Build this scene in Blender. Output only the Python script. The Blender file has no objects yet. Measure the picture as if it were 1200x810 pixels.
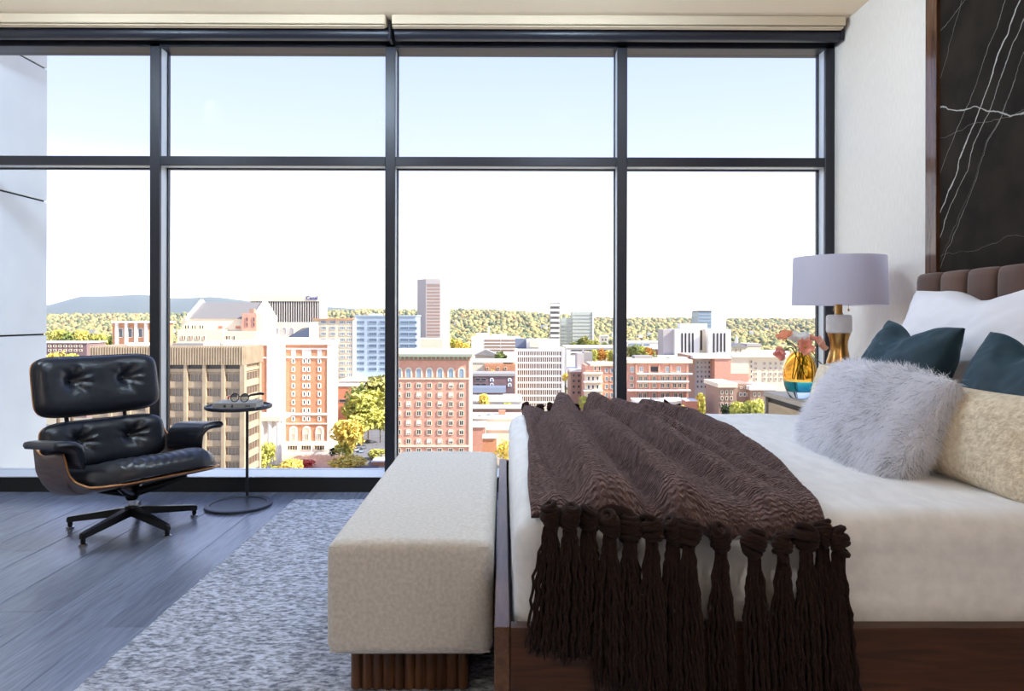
import bpy, math, random
import numpy as np
from mathutils import Vector, Matrix

R = random.Random(7)
NR = np.random.default_rng(11)
SC = bpy.context.scene
COL = SC.collection
F, U0, V0, H = 820.0, 590.0, 372.0, 1.08      # focal length in px, vanishing point, eye height

# ------------------------------------------------------------------ camera
cam_d = bpy.data.cameras.new('camera')
cam = bpy.data.objects.new('camera', cam_d); COL.objects.link(cam)
cam.location = (0, 0, H)
YAW, ROLL = -0.0045, -0.0018
cam.rotation_euler = (math.pi/2, ROLL, YAW)
cam_d.sensor_width = 36.0
cam_d.lens = F/1200*36
cam_d.shift_x = (600-U0+F*math.tan(YAW))/1200
cam_d.shift_y = (V0-405)/1200
cam_d.clip_start = 0.05; cam_d.clip_end = 40000
SC.camera = cam

# ------------------------------------------------------------------ world, sun, exposure
w = bpy.data.worlds.new('sky'); SC.world = w; w.use_nodes = True
nt = w.node_tree; nt.nodes.clear()
tc = nt.nodes.new('ShaderNodeTexCoord'); sp = nt.nodes.new('ShaderNodeSeparateXYZ')
rp = nt.nodes.new('ShaderNodeValToRGB'); bg = nt.nodes.new('ShaderNodeBackground'); wo = nt.nodes.new('ShaderNodeOutputWorld')
nt.links.new(tc.outputs['Generated'], sp.inputs[0]); nt.links.new(sp.outputs['Z'], rp.inputs[0])
nt.links.new(rp.outputs[0], bg.inputs[0]); nt.links.new(bg.outputs[0], wo.inputs[0])
sky = [(0.0, (1.9, 1.88, 1.84)), (.10, (1.25, 1.30, 1.42)), (.22, (.66, .74, 1.08)), (.38, (.51, .62, 1.04)), (1.0, (.28, .45, 1.0))]
els = rp.color_ramp.elements
els[0].position, els[0].color = sky[0][0], (*sky[0][1], 1)
els[1].position, els[1].color = sky[-1][0], (*sky[-1][1], 1)
for p, c in sky[1:-1]:
    e = els.new(p); e.color = (*c, 1)
bg.inputs[1].default_value = 1.0
w.cycles.sampling_method = 'MANUAL'; w.cycles.sample_map_resolution = 512
sun_d = bpy.data.lights.new('sun', 'SUN'); sun = bpy.data.objects.new('sun', sun_d); COL.objects.link(sun)
sun_d.energy = 9.0; sun_d.angle = math.radians(.6); sun_d.color = (1.0, .93, .82)
SUN = Vector((math.cos(math.radians(14)), -math.sin(math.radians(14)), math.tan(math.radians(38)))).normalized()
sun.rotation_euler = SUN.to_track_quat('Z', 'Y').to_euler()
sun.location = (60, -20, 60)
vs = SC.view_settings
vs.view_transform = 'Standard'; vs.look = 'None'; vs.gamma = 1.0; vs.use_curve_mapping = False
vs.exposure = 0.45

# ------------------------------------------------------------------ helpers
def S(r, g, b):
    f = lambda c: (c/255/12.92) if c/255 <= .04045 else ((c/255+.055)/1.055)**2.4
    return (f(r), f(g), f(b))
def PX(u, Y): return (u-U0)*Y/F
def PZ(v, Y): return H-(v-V0)*Y/F
def P(u, v, Y): return (PX(u, Y), Y, PZ(v, Y))

def M(name, col, rough=.5, metal=0., col2=None, scale=5., stretch=(1, 1, 1), detail=4., lo=.35, hi=.65, bump=0., bscale=None,
      bstretch=None, bdist=.01, spec=.5, sheen=0., trans=0., ior=1.45, coat=0., rand=0., attr=None, uv=False, distort=0.):
    m = bpy.data.materials.new(name); m.use_nodes = True
    n, l = m.node_tree.nodes, m.node_tree.links
    b = n['Principled BSDF']
    b.inputs['Base Color'].default_value = (*col, 1); b.inputs['Roughness'].default_value = rough
    b.inputs['Metallic'].default_value = metal; b.inputs['Specular IOR Level'].default_value = spec
    b.inputs['Sheen Weight'].default_value = sheen; b.inputs['Transmission Weight'].default_value = trans
    b.inputs['IOR'].default_value = ior; b.inputs['Coat Weight'].default_value = coat
    tx = n.new('ShaderNodeTexCoord'); src = tx.outputs['UV' if uv else 'Object']
    def mapped(st):
        mp = n.new('ShaderNodeMapping'); mp.inputs['Scale'].default_value = st; l.new(src, mp.inputs[0]); return mp.outputs[0]
    out = None
    if attr:
        a = n.new('ShaderNodeAttribute'); a.attribute_name = attr; out = a.outputs['Color']
    if col2 is not None:
        t = n.new('ShaderNodeTexNoise'); t.inputs['Scale'].default_value = scale; t.inputs['Detail'].default_value = detail
        t.inputs['Distortion'].default_value = distort
        l.new(mapped(stretch), t.inputs['Vector'])
        mr = n.new('ShaderNodeMapRange'); mr.inputs[1].default_value = lo; mr.inputs[2].default_value = hi
        l.new(t.outputs['Fac'], mr.inputs[0])
        mx = n.new('ShaderNodeMix'); mx.data_type = 'RGBA'
        l.new(mr.outputs[0], mx.inputs[0]); mx.inputs[6].default_value = (*col, 1); mx.inputs[7].default_value = (*col2, 1)
        if out is not None: l.new(out, mx.inputs[6])
        out = mx.outputs[2]
    if rand:
        oi = n.new('ShaderNodeObjectInfo'); mr = n.new('ShaderNodeMapRange')
        mr.inputs[3].default_value = 1-rand; mr.inputs[4].default_value = 1+rand
        l.new(oi.outputs['Random'], mr.inputs[0])
        hs = n.new('ShaderNodeHueSaturation'); l.new(mr.outputs[0], hs.inputs['Value'])
        if out is None: hs.inputs['Color'].default_value = (*col, 1)
        else: l.new(out, hs.inputs['Color'])
        out = hs.outputs[0]
    if out is not None: l.new(out, b.inputs['Base Color'])
    if bump:
        t = n.new('ShaderNodeTexNoise'); t.inputs['Scale'].default_value = bscale or scale; t.inputs['Detail'].default_value = 3
        l.new(mapped(bstretch or stretch), t.inputs['Vector'])
        bp = n.new('ShaderNodeBump'); bp.inputs['Strength'].default_value = bump; bp.inputs['Distance'].default_value = bdist
        l.new(t.outputs['Fac'], bp.inputs['Height']); l.new(bp.outputs[0], b.inputs['Normal'])
    return m

class MB:
    """collects geometry; build() links it as one mesh object"""
    def __init__(s): s.v, s.f, s.m = [], [], []
    def add(s, vs, fs, mi=0):
        o = len(s.v); s.v.extend([tuple(map(float, q)) for q in vs])
        s.f.extend([tuple(i+o for i in f) for f in fs]); s.m.extend([mi]*len(fs)); return s
    def box(s, x0, x1, y0, y1, z0, z1, mi=0):
        vs = [(x, y, z) for z in (z0, z1) for y in (y0, y1) for x in (x0, x1)]
        return s.add(vs, [(0, 2, 3, 1), (4, 5, 7, 6), (0, 1, 5, 4), (1, 3, 7, 5), (3, 2, 6, 7), (2, 0, 4, 6)], mi)
    def bbox(s, x0, x1, y0, y1, z0, z1, r=.003, mi=0):
        """box with chamfered edges"""
        import itertools
        vs, idx = [], {}
        lim = ((x0, x1), (y0, y1), (z0, z1))
        for c in itertools.product((0, 1), repeat=3):
            for ax in range(3):
                q = [lim[k][c[k]] if k == ax else lim[k][c[k]]+(r if c[k] == 0 else -r) for k in range(3)]
                idx[(c, ax)] = len(vs); vs.append(q)
        fs = []
        for ax in range(3):
            a, b = [k for k in range(3) if k != ax]
            for sd in (0, 1):
                ring = []
                for (i, j) in ((0, 0), (1, 0), (1, 1), (0, 1)):
                    c = [0, 0, 0]; c[ax] = sd; c[a] = i; c[b] = j; ring.append(idx[(tuple(c), ax)])
                fs.append(ring)
        for ax in range(3):
            a, b = [k for k in range(3) if k != ax]
            for i in (0, 1):
                for j in (0, 1):
                    c0 = [0, 0, 0]; c0[a] = i; c0[b] = j; c1 = list(c0); c1[ax] = 1
                    fs.append([idx[(tuple(c0), a)], idx[(tuple(c1), a)], idx[(tuple(c1), b)], idx[(tuple(c0), b)]])
        for c in itertools.product((0, 1), repeat=3): fs.append([idx[(c, k)] for k in range(3)])
        return s.add(vs, fs, mi)
    def grid(s, A, mi=0, cu=False, cv=False):
        n, m = A.shape[:2]; A = A.reshape(-1, 3)
        fs = []
        for i in range(n if cu else n-1):
            i2 = (i+1) % n
            for j in range(m if cv else m-1):
                j2 = (j+1) % m
                fs.append((i*m+j, i2*m+j, i2*m+j2, i*m+j2))
        return s.add(A, fs, mi)
    def lathe(s, prof, c=(0, 0, 0), n=32, mi=0, cap=True):
        a = np.linspace(0, 2*math.pi, n, endpoint=False)
        A = np.array([[(c[0]+r*math.cos(t), c[1]+r*math.sin(t), c[2]+z) for t in a] for r, z in prof])
        o = len(s.v); s.grid(A, mi, cv=True)
        if cap:
            s.f.append(tuple(o+i for i in range(n))); s.m.append(mi)
            q = o+(len(prof)-1)*n; s.f.append(tuple(q+i for i in range(n))); s.m.append(mi)
        return s
    def tube(s, pts, rad, n=8, mi=0, cap=True):
        pts = [Vector(p) for p in pts]
        rad = rad if hasattr(rad, '__len__') else [rad]*len(pts)
        rings = []; up = None
        for i, p in enumerate(pts):
            d = (pts[min(i+1, len(pts)-1)]-pts[max(i-1, 0)]).normalized()
            if up is None: up = d.orthogonal().normalized()
            up = (up-d*up.dot(d)).normalized(); sd = d.cross(up)
            rings.append([p+(up*math.cos(t)+sd*math.sin(t))*rad[i] for t in [2*math.pi*k/n for k in range(n)]])
        o = len(s.v); s.grid(np.array(rings), mi, cv=True)
        if cap:
            s.f.append(tuple(o+i for i in range(n))); s.m.append(mi)
            q = o+(len(pts)-1)*n; s.f.append(tuple(q+i for i in range(n))); s.m.append(mi)
        return s
    def ball(s, c, r, n=10, mi=0, sc=(1, 1, 1)):
        prof = [(max(1e-4, math.sin(t)), -math.cos(t)) for t in np.linspace(0.02, math.pi-.02, n)]
        a = np.linspace(0, 2*math.pi, n+2, endpoint=False)
        A = np.array([[(c[0]+r*sc[0]*q*math.cos(t), c[1]+r*sc[1]*q*math.sin(t), c[2]+r*sc[2]*z) for t in a] for q, z in prof])
        return s.grid(A, mi, cv=True)
    def mesh(s, name, mats, smooth=35, weld=0.):
        me = bpy.data.meshes.new(name); me.from_pydata(s.v, [], s.f)
        for m in (mats if isinstance(mats, (list, tuple)) else [mats]): me.materials.append(m)
        if any(s.m): me.polygons.foreach_set('material_index', s.m)
        import bmesh
        bm = bmesh.new(); bm.from_mesh(me)
        if weld: bmesh.ops.remove_doubles(bm, verts=bm.verts, dist=weld)
        bmesh.ops.recalc_face_normals(bm, faces=bm.faces)
        bm.to_mesh(me); bm.free()
        if smooth:
            me.polygons.foreach_set('use_smooth', [True]*len(me.polygons))
            if smooth < 180: me.set_sharp_from_angle(angle=math.radians(smooth))
        me.update(); return me
    def build(s, name, mats, parent=None, smooth=35, weld=0., world=True):
        if world and parent is not None:
            o = wloc(parent); s.v = [(a-o[0], b-o[1], c-o[2]) for a, b, c in s.v]
        return link(name, s.mesh(name, mats, smooth, weld), parent)

def wloc(o):
    v = Vector(o.location); p = o.parent
    while p: v = v+p.location; p = p.parent
    return v
def link(name, me, parent=None, loc=(0, 0, 0)):
    o = bpy.data.objects.new(name, me); COL.objects.link(o); o.parent = parent; o.location = loc; return o
def empty(name, loc=(0, 0, 0), rz=0.):
    o = bpy.data.objects.new(name, None); COL.objects.link(o); o.location = loc; o.rotation_euler = (0, 0, rz)
    o.empty_display_size = .1; return o
def tag(o, label, cat, group=None):
    o['label'] = label; o['category'] = cat
    if group: o['group'] = group
    return o
def struct(o): o['kind'] = 'structure'; return o
def boxo(name, mat, parent, *b, r=0., smooth=35):
    m = MB()
    (m.bbox(*b, r=r) if r else m.box(*b)); return m.build(name, mat, parent, smooth)

def vnoise(x, y, seed=0):
    x = np.asarray(x, float); y = np.asarray(y, float)
    xi = np.floor(x).astype(np.int64); yi = np.floor(y).astype(np.int64); fx = x-xi; fy = y-yi
    fx = fx*fx*(3-2*fx); fy = fy*fy*(3-2*fy)
    def h(a, b):
        q = (a*374761393+b*668265263+seed*982451653) & 0xffffffff
        q = ((q ^ (q >> 13))*1274126177) & 0xffffffff
        return ((q ^ (q >> 16)) & 0xffff)/65535.
    return (h(xi, yi)*(1-fx)+h(xi+1, yi)*fx)*(1-fy)+(h(xi, yi+1)*(1-fx)+h(xi+1, yi+1)*fx)*fy*1.0-.5
def fbm(x, y, seed=0, o=4):
    t = 0; a = 1.
    for k in range(o): t = t+a*vnoise(x*2**k+17.3*k, y*2**k-9.1*k, seed+k); a *= .5
    return t
def sstep(a, b, x):
    t = np.clip((np.asarray(x, float)-a)/(b-a), 0, 1); return t*t*(3-2*t)

# ------------------------------------------------------------------ room materials
m_wall = M('linen_wallcovering', S(220, 211, 200), .85, col2=S(228, 220, 210), scale=60, stretch=(1, 3, .3), bump=.12, bscale=300, bdist=.001)
m_ceil = M('ceiling_paint', S(236, 215, 188), .9)
m_plank = M('smoked_oak', S(102, 110, 130), .25, col2=S(130, 138, 158), scale=6, stretch=(9, .7, 9), detail=8, lo=.3, hi=.7, bump=.18, bscale=20,
            bstretch=(8, .5, 8), bdist=.003, rand=.14, distort=1.2, spec=1.)
m_sub = M('subfloor', S(22, 21, 22), .9)
m_black = M('dark_anodised_frame', S(34, 34, 42), .38, spec=.5)
m_alu = M('pale_aluminium', S(196, 200, 204), .4, metal=.2)
m_base = M('dark_kick_panel', S(30, 28, 28), .5)
m_sill = M('sill_metal', S(205, 212, 222), .3, metal=.2)
m_cass = M('beige_blind_cassette', S(204, 184, 156), .7)
m_pier = M('white_wall_panel', S(198, 201, 205), .6, col2=S(190, 194, 199), scale=3)
m_glass = bpy.data.materials.new('window_glass'); m_glass.use_nodes = True
n, l = m_glass.node_tree.nodes, m_glass.node_tree.links; n.remove(n['Principled BSDF'])
a = n.new('ShaderNodeBsdfTransparent'); b = n.new('ShaderNodeBsdfGlossy'); b.inputs['Roughness'].default_value = 0.; a.inputs[0].default_value = (.985, .995, .99, 1)
x = n.new('ShaderNodeMixShader'); fr = n.new('ShaderNodeFresnel'); fr.inputs[0].default_value = 1.04
l.new(fr.outputs[0], x.inputs[0]); l.new(a.outputs[0], x.inputs[1]); l.new(b.outputs[0], x.inputs[2]); l.new(x.outputs[0], n['Material Output'].inputs[0])
m_walnut = M('walnut', S(78, 44, 20), .42, col2=S(54, 29, 12), scale=5, stretch=(.7, 6, 9), detail=7, distort=1.5, bump=.06, bdist=.002, bscale=30)
m_walnutv = M('walnut_upright_grain', S(112, 74, 46), .35, col2=S(66, 40, 23), scale=4, stretch=(9, 9, .4), detail=7, distort=1.)
m_walny = M('walnut_long_grain', S(110, 78, 56), .3, col2=S(78, 52, 36), scale=5, stretch=(9, .7, 9), detail=7, distort=1.)

# ------------------------------------------------------------------ room shell
XL, XR, YB, ZC, YW = -3.65, 2.085, -2.3, 2.894, 4.32
floor = struct(boxo('floor', m_sub, None, XL-.1, XR+.1, YB-.1, 4.5, -.12, -.006))
k = -10
while -1.39+.25*k < XR:
    x0, x1 = max(XL, -1.39+.25*k)+.0012, min(XR, -1.39+.25*(k+1))-.0012
    if x1-x0 > .02:
        y = {-2: 2.567-2.1*3, 0: 2.44-2.1*3}.get(k, YB-R.random()*2.1)
        while y < YW+.05:
            ya, yb = max(YB, y)+.001, min(YW+.06, y+2.1)-.001
            if yb-ya > .05: boxo('plank', m_plank, floor, x0, x1, ya, yb, -.006, 0., r=.0016)
            y += 2.1
    k += 1
struct(boxo('ceiling', m_ceil, None, XL-.1, XR+.3, YB-.1, 4.62, ZC, ZC+.3))
struct(boxo('wall_right', m_wall, None, XR, XR+.3, YB-.1, 4.62, 0, ZC))
struct(boxo('wall_left', m_wall, None, XL-.3, XL, YB-.1, 4.62, 0, ZC))
struct(boxo('wall_back', m_wall, None, XL, XR, YB-.3, YB, 0, ZC))
# the outside of the building: facade above and to the right, and the projecting white pier
struct(boxo('wall_facade', m_pier, None, XR+.31, 16, 4.3, 4.62, -20, 16))
struct(boxo('wall_facade_upper', m_pier, None, XL-8, XR+.31, 4.3, 4.62, ZC+.31, 16))
pier = struct(boxo('wall_pier', m_sub, None, -4.05, -3.41, 4.66, 5.205, -20, 16))
for k in range(-6, 8):
    z0 = 1.933+.985*k
    boxo('panel', m_pier, pier, -4.06, -3.395, 4.645, 5.22, z0+.006, z0+.985-.006, r=.004)

# window wall
win = struct(empty('window_1', (-.8, 4.45, 0)))
boxo('kick_panel', m_base, win, XL, XR, YW, 4.56, -.02, .09, r=.003)
boxo('sill', m_sill, win, XL, XR, YW-.004, 4.56, .09, .096, r=.002)
mx = [-3.63, -2.19, -.714, .746, 2.058]
for i, x in enumerate(mx):
    hw = .031
    boxo('mullion', m_black, win, x-hw, x+hw, 4.40, 4.425, .096, 2.80, r=.002)
    b2 = boxo('mullion_body', m_alu, win, x-hw+.002, x+hw-.002, 4.425, 4.50, .096, 2.80)
    boxo('gasket', m_black, win, x-hw-.006, x+hw+.006, 4.50, 4.53, .096, 2.80)
ZT0, ZT1 = PZ(194.5, 4.4), PZ(184, 4.4)
for i in range(4):
    x0, x1 = mx[i]+.032, mx[i+1]-.032
    boxo('transom', m_black, win, x0, x1, 4.40, 4.425, ZT0, ZT1, r=.002)
    boxo('transom_body', m_alu, win, x0, x1, 4.425, 4.50, ZT0+.002, ZT1-.002)
    boxo('gasket', m_black, win, x0, x1, 4.50, 4.53, ZT0-.006, ZT1+.006)
    for z0, z1 in ((.096, ZT0-.006), (ZT1+.006, 2.775)):
        boxo('pane', m_glass, win, x0+.006, x1-.006, 4.512, 4.520, z0, z1, smooth=0)
boxo('header', m_black, win, XL, XR, 4.40, 4.56, 2.775, ZC, r=.003)
# roller blinds under the ceiling
for x0, x1, lb in ((XL+.03, -.70, 'beige rolled blind over the left half of the window wall'), (-.672, 2.066, 'beige rolled blind over the right half of the window wall')):
    rb = tag(empty('roller_blind', ((x0+x1)/2, 4.25, ZC-.12)), lb, 'blind')
    boxo('cassette', m_cass, rb, x0, x1-.012, 4.19, 4.26, 2.838, ZC-.001, r=.004)
    boxo('bottom_bar', m_cass, rb, x0, x1-.02, 4.20, 4.24, 2.826, 2.834, r=.002)
    m = MB(); m.tube([(x0+.005, 4.31, 2.822), (x1, 4.31, 2.822)], .04, 20); m.build('roller', m_black, rb)
    boxo('end_bracket', m_black, rb, x1-.004, x1+.010, 4.26, 4.36, 2.775, 2.89, r=.003)

# stone wall panel with timber trim on the right wall
trim = struct(empty('trim_1', (2.07, 2.2, 0)))
m_trimw = M('dark_timber_trim', S(98, 66, 44), .22, col2=S(66, 40, 25), scale=6, stretch=(9, 9, .6), detail=6, coat=.4)
boxo('upright', m_trimw, trim, 2.06, XR, 3.325, 3.412, 0, ZC, r=.002)
boxo('upright', m_trimw, trim, 2.06, XR, 1.05, 1.137, 0, ZC, r=.002)
m_stone = M('black_marble', S(33, 28, 24), .75, col2=S(46, 39, 33), scale=5, detail=8, spec=.08)
n, l = m_stone.node_tree.nodes, m_stone.node_tree.links
pb = n['Principled BSDF']; base = pb.inputs['Base Color'].links[0].from_socket
ge = n.new('ShaderNodeNewGeometry'); sx = n.new('ShaderNodeSeparateXYZ')
dn = n.new('ShaderNodeTexNoise'); dn.inputs['Scale'].default_value = 5.; dn.inputs['Detail'].default_value = 7
l.new(ge.outputs['Position'], dn.inputs['Vector'])
dv = n.new('ShaderNodeVectorMath'); dv.operation = 'MULTIPLY_ADD'; dv.inputs[1].default_value = (.09, .09, .09)
l.new(dn.outputs['Color'], dv.inputs[0]); l.new(ge.outputs['Position'], dv.inputs[2]); l.new(dv.outputs[0], sx.inputs[0])
fade = n.new('ShaderNodeTexNoise'); fade.inputs['Scale'].default_value = 9.; fade.inputs['Detail'].default_value = 5; l.new(ge.outputs['Position'], fade.inputs['Vector'])
def math_(op, a, b=None, c=None):
    q = n.new('ShaderNodeMath'); q.operation = op
    for i, v in enumerate((a, b, c)):
        if v is None: continue
        if isinstance(v, (int, float)): q.inputs[i].default_value = v
        else: l.new(v, q.inputs[i])
    return q.outputs[0]
veins = None
def vpt(u, v): Y = F*2.08/(u-U0); return Y, PZ(v, Y)
for (ua, va, ub, vb, wd, br) in ((1196, 0, 1107, 240, .0045, 1.), (1180, 0, 1104, 200, .002, .5), (1210, 0, 1120, 230, .003, .7), (1225, 0, 1113, 290, .002, .45),
                                 (1103, 124, 1215, 133, .004, .8), (1101, 40, 1130, 0, .002, .5), (1102, 95, 1124, 12, .0018, .4), (1130, 150, 1220, 120, .0012, .3),
                                 (1110, 290, 1190, 90, .0012, .3), (1100, 300, 1230, 270, .0012, .25)):
    (ya, za), (yb, zb) = vpt(ua, va), vpt(ub, vb)
    ya += .045; yb += .045; za += .045; zb += .045
    L = math.hypot(yb-ya, zb-za); nx, nz = (zb-za)/L, -(yb-ya)/L
    d = math_('ABSOLUTE', math_('ADD', math_('MULTIPLY_ADD', sx.outputs['Y'], nx, -(ya*nx+za*nz)), math_('MULTIPLY', sx.outputs['Z'], nz)))
    wv = math_('MULTIPLY', fade.outputs['Fac'], wd*2.1)
    k = math_('MULTIPLY', math_('SUBTRACT', 1., math_('DIVIDE', d, wv)), br)
    k = math_('MAXIMUM', k, 0.)
    veins = k if veins is None else math_('MAXIMUM', veins, k)
mxn = n.new('ShaderNodeMix'); mxn.data_type = 'RGBA'; l.new(veins, mxn.inputs[0]); l.new(base, mxn.inputs[6]); mxn.inputs[7].default_value = (*S(205, 200, 190), 1)
l.new(mxn.outputs[2], pb.inputs['Base Color'])
st = boxo('marble_panel', m_stone, None, 2.079, XR-.001, 1.138, 3.324, 0.001, ZC-.001)
tag(st, 'black marble slab with thin white veins on the wall behind the bed', 'wall panel')

# ceiling globes added to brighten the room, out of view above and behind the camera
m_lens = M('fill_globe_glow', (1, 1, 1), .5); m_lens.node_tree.nodes['Principled BSDF'].inputs['Emission Color'].default_value = (1, .93, .84, 1)
m_lens.node_tree.nodes['Principled BSDF'].inputs['Emission Strength'].default_value = 6
m_white = M('white_enamel', S(235, 235, 235), .4)
for (x, y, pw, col, lb, gp) in [(-2.4, 3.2, 105, (.57, .77, 1.), 'unseen ceiling globe added as fill light nearer the window', 'front added fill lights'), (-1.0, 3.2, 105, (.57, .77, 1.), 'unseen ceiling globe added as fill light nearer the window', 'front added fill lights'), (0.45, 3.2, 105, (.57, .77, 1.), 'unseen ceiling globe added as fill light nearer the window', 'front added fill lights'),
                        (-1.7, -.8, 52, (1, .93, .86), 'unseen warm ceiling globe added as fill at the back of the room', 'rear added fill lights'), (1.25, -.8, 78, (1, .93, .86), 'unseen warm ceiling globe added as fill at the back of the room', 'rear added fill lights')]:
    dl = tag(empty('fill_globe_light', (x, y, ZC)), lb, 'light', gp)
    m = MB(); m.lathe([(.001, -.001), (.11, -.001), (.11, -.02), (.08, -.026), (.001, -.026)], n=32, cap=False); m.build('ceiling_plate', m_white, dl, world=False)
    m = MB(); m.lathe([(.03, -.026), (.03, -.05), (.001, -.052)], n=24, cap=False); m.build('fill_globe_holder', m_white, dl, world=False)
    m = MB(); m.ball((0, 0, -.12), .07, 16); m.build('globe', m_lens, dl, smooth=180, world=False)
    ld = bpy.data.lights.new('lamp', 'POINT'); ld.energy = pw; ld.shadow_soft_size = .09; ld.color = col
    lo = bpy.data.objects.new('lamp', ld); COL.objects.link(lo); lo.parent = dl; lo.location = (0, 0, -.12)
# ================================================================== furniture
def rounded_box(x0, x1, y0, y1, z0, z1, r, n=(24, 24, 12), bulge=None):
    """subdivided box with rounded edges; bulge(p) -> p is applied to every vertex"""
    c = np.array([(x0+x1)/2, (y0+y1)/2, (z0+z1)/2]); h = np.array([(x1-x0)/2, (y1-y0)/2, (z1-z0)/2])
    m = MB()
    for ax in range(3):
        a, b = [k for k in range(3) if k != ax]
        def lin(k):   # denser towards the edges so the rounding is smooth
            t = np.linspace(-1, 1, n[k]-8)
            e = 1-np.array([1, .8, .6, .4, .2, .08])*r/h[k]
            return np.unique(np.concatenate([t[(np.abs(t) < e[0]-.01)], e, -e, [-1, 1]]))
        A, B = np.meshgrid(lin(a), lin(b), indexing='ij')
        for sd in (-1, 1):
            q = np.zeros(A.shape+(3,)); q[..., a] = A*h[a]; q[..., b] = B*h[b]; q[..., ax] = sd*h[ax]
            inn = np.clip(q, -(h-r), h-r); d = q-inn; L = np.linalg.norm(d, axis=-1, keepdims=True)
            q = inn+d/np.maximum(L, 1e-9)*r+c
            if bulge: q = bulge(q)
            m.grid(q)
    return m

def translucent(m_, col, k):
    n, l = m_.node_tree.nodes, m_.node_tree.links; tb = n.new('ShaderNodeBsdfTranslucent'); tb.inputs[0].default_value = (*col, 1)
    x = n.new('ShaderNodeMixShader'); x.inputs[0].default_value = k; l.new(n['Principled BSDF'].outputs[0], x.inputs[1]); l.new(tb.outputs[0], x.inputs[2]); l.new(x.outputs[0], n['Material Output'].inputs[0]); return m_
# ---- rug
m_rug = M('heathered_wool_rug', S(98, 103, 120), .95, col2=S(210, 215, 230), scale=40, stretch=(1, 2.1, 1), detail=6, lo=.36, hi=.64, bump=.8, bscale=110, bstretch=(1, 1.6, 1), bdist=.008, sheen=.2, distort=.4)
xs = np.arange(-1.225, 1.46, .011); ys = np.arange(.8, 4.11, .011)
A, B = np.meshgrid(xs, ys, indexing='ij')
Z = .012+.0045*fbm(A*45, B*110, 3, 3)
top = np.stack([A+.004*vnoise(A*60, B*60, 5), B, Z], -1)
top[0, :, 0] += .006*fbm(ys*30, ys*0, 9, 3); top[:, -1, 1] += .005*fbm(xs*30, xs*0, 8, 3)
m = MB(); m.grid(top)
for e in (top[0], top[-1], top[:, 0], top[:, -1]):
    lo_ = e.copy(); lo_[:, 2] = .001; m.grid(np.stack([e, lo_]))
rug = m.build('rug', m_rug, None, smooth=180, weld=1e-5)
tag(rug, 'large heathered grey wool rug under the bench and bed', 'rug')

# ---- bench
bench = tag(empty('upholstered_bench', (-.26, 2.56, .014)), 'oatmeal upholstered bench on a walnut plinth at the foot of the bed', 'bench')
m_boucle = M('oatmeal_weave', S(221, 215, 208), .95, col2=S(203, 197, 188), scale=90, stretch=(1, 1, 1), detail=3, bump=.45, bscale=260, bdist=.003, sheen=.25)
def bb(q):
    q = q.copy()
    q[..., 2] += .006*np.sin((q[..., 0]+.26)/.23*1.5+1.57)*(q[..., 2] > .4)+.003*fbm(q[..., 0]*7, q[..., 1]*7, 4, 2)
    return q
rounded_box(-.484, -.027, 1.905, 3.22, .152, .465, .034, (30, 50, 26), bb).build('cushion', m_boucle, bench, smooth=180, weld=1e-4)
for (y0, z0) in ((1.913, .452), (1.9135, .166), (3.211, .452)):
    m = MB(); xs_ = np.linspace(-.475, -.036, 20); m.tube([(x, y0, z0) for x in xs_], .0022, 6); m.build('piping', m_boucle, bench)
m = MB(); nfl = 11
for i in range(nfl):      # fluted plinth front
    xa = -.435+.335*i/nfl; m.lathe([(.0158, .018), (.0158, .152)], (xa+.01523, 2.012, 0), 14)
m.box(-.435, -.10, 2.008, 3.12, .018, .153)
m.build('plinth', m_walnutv, bench, smooth=50)

# ---- bed
bed = tag(empty('bed', (1., 2.52, .014)), 'low walnut platform bed with brown channel-tufted velvet headboard', 'bed')
boxo('footboard', m_walny, bed, -.0195, .0155, 1.58, 3.46, .06, .38, r=.002)
boxo('side_rail', m_walnut, bed, .0165, 2.0, 1.58, 1.617, .06, .378, r=.002)
boxo('side_rail', m_walnut, bed, .0165, 2.0, 3.424, 3.46, .06, .378, r=.002)
boxo('deck', m_walnut, bed, .017, 1.98, 1.618, 3.423, .22, .25)
boxo('plinth', m_sub, bed, .10, 1.95, 1.70, 3.36, .018, .22)
m_velb = M('brown_velvet', S(98, 68, 53), .75, col2=S(78, 52, 40), scale=9, stretch=(1, 1, .4), detail=5, sheen=.35, bump=.08, bscale=200, bdist=.001)
hb = boxo('headboard', m_velb, bed, 2.01, 2.058, 1.60, 3.36, .10, 1.262, r=.01)
yy = 3.36-.005
ang = np.linspace(-math.pi/2, math.pi/2, 13)
while yy > 1.62:
    y0, y1 = yy-.181, yy
    prof = [(2.015-.055*abs(math.cos(t))**.55, (y0+y1)/2+.0885*math.sin(t)) for t in ang]
    rows = []
    for z, sx_, k in [(.26, 0, 0), (.3, 1, 0), (.8, 1, 0), (1.2, 1, 0), (1.25, .97, 0), (1.272, .86, 0), (1.283, .6, 0), (1.286, .2, 0), (1.284, -.5, 0), (1.27, -.9, 0)]:
        rows.append([(2.02-(2.02-px_)*sx_ if sx_ >= 0 else 2.02+.04*abs(sx_), py_, z+(.006*math.cos(t) if z > 1.2 else 0)) for (px_, py_), t in zip(prof, ang)])
    m = MB(); m.grid(np.array(rows)); m.build('channel', m_velb, hb, smooth=180)
    yy -= .183

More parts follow.
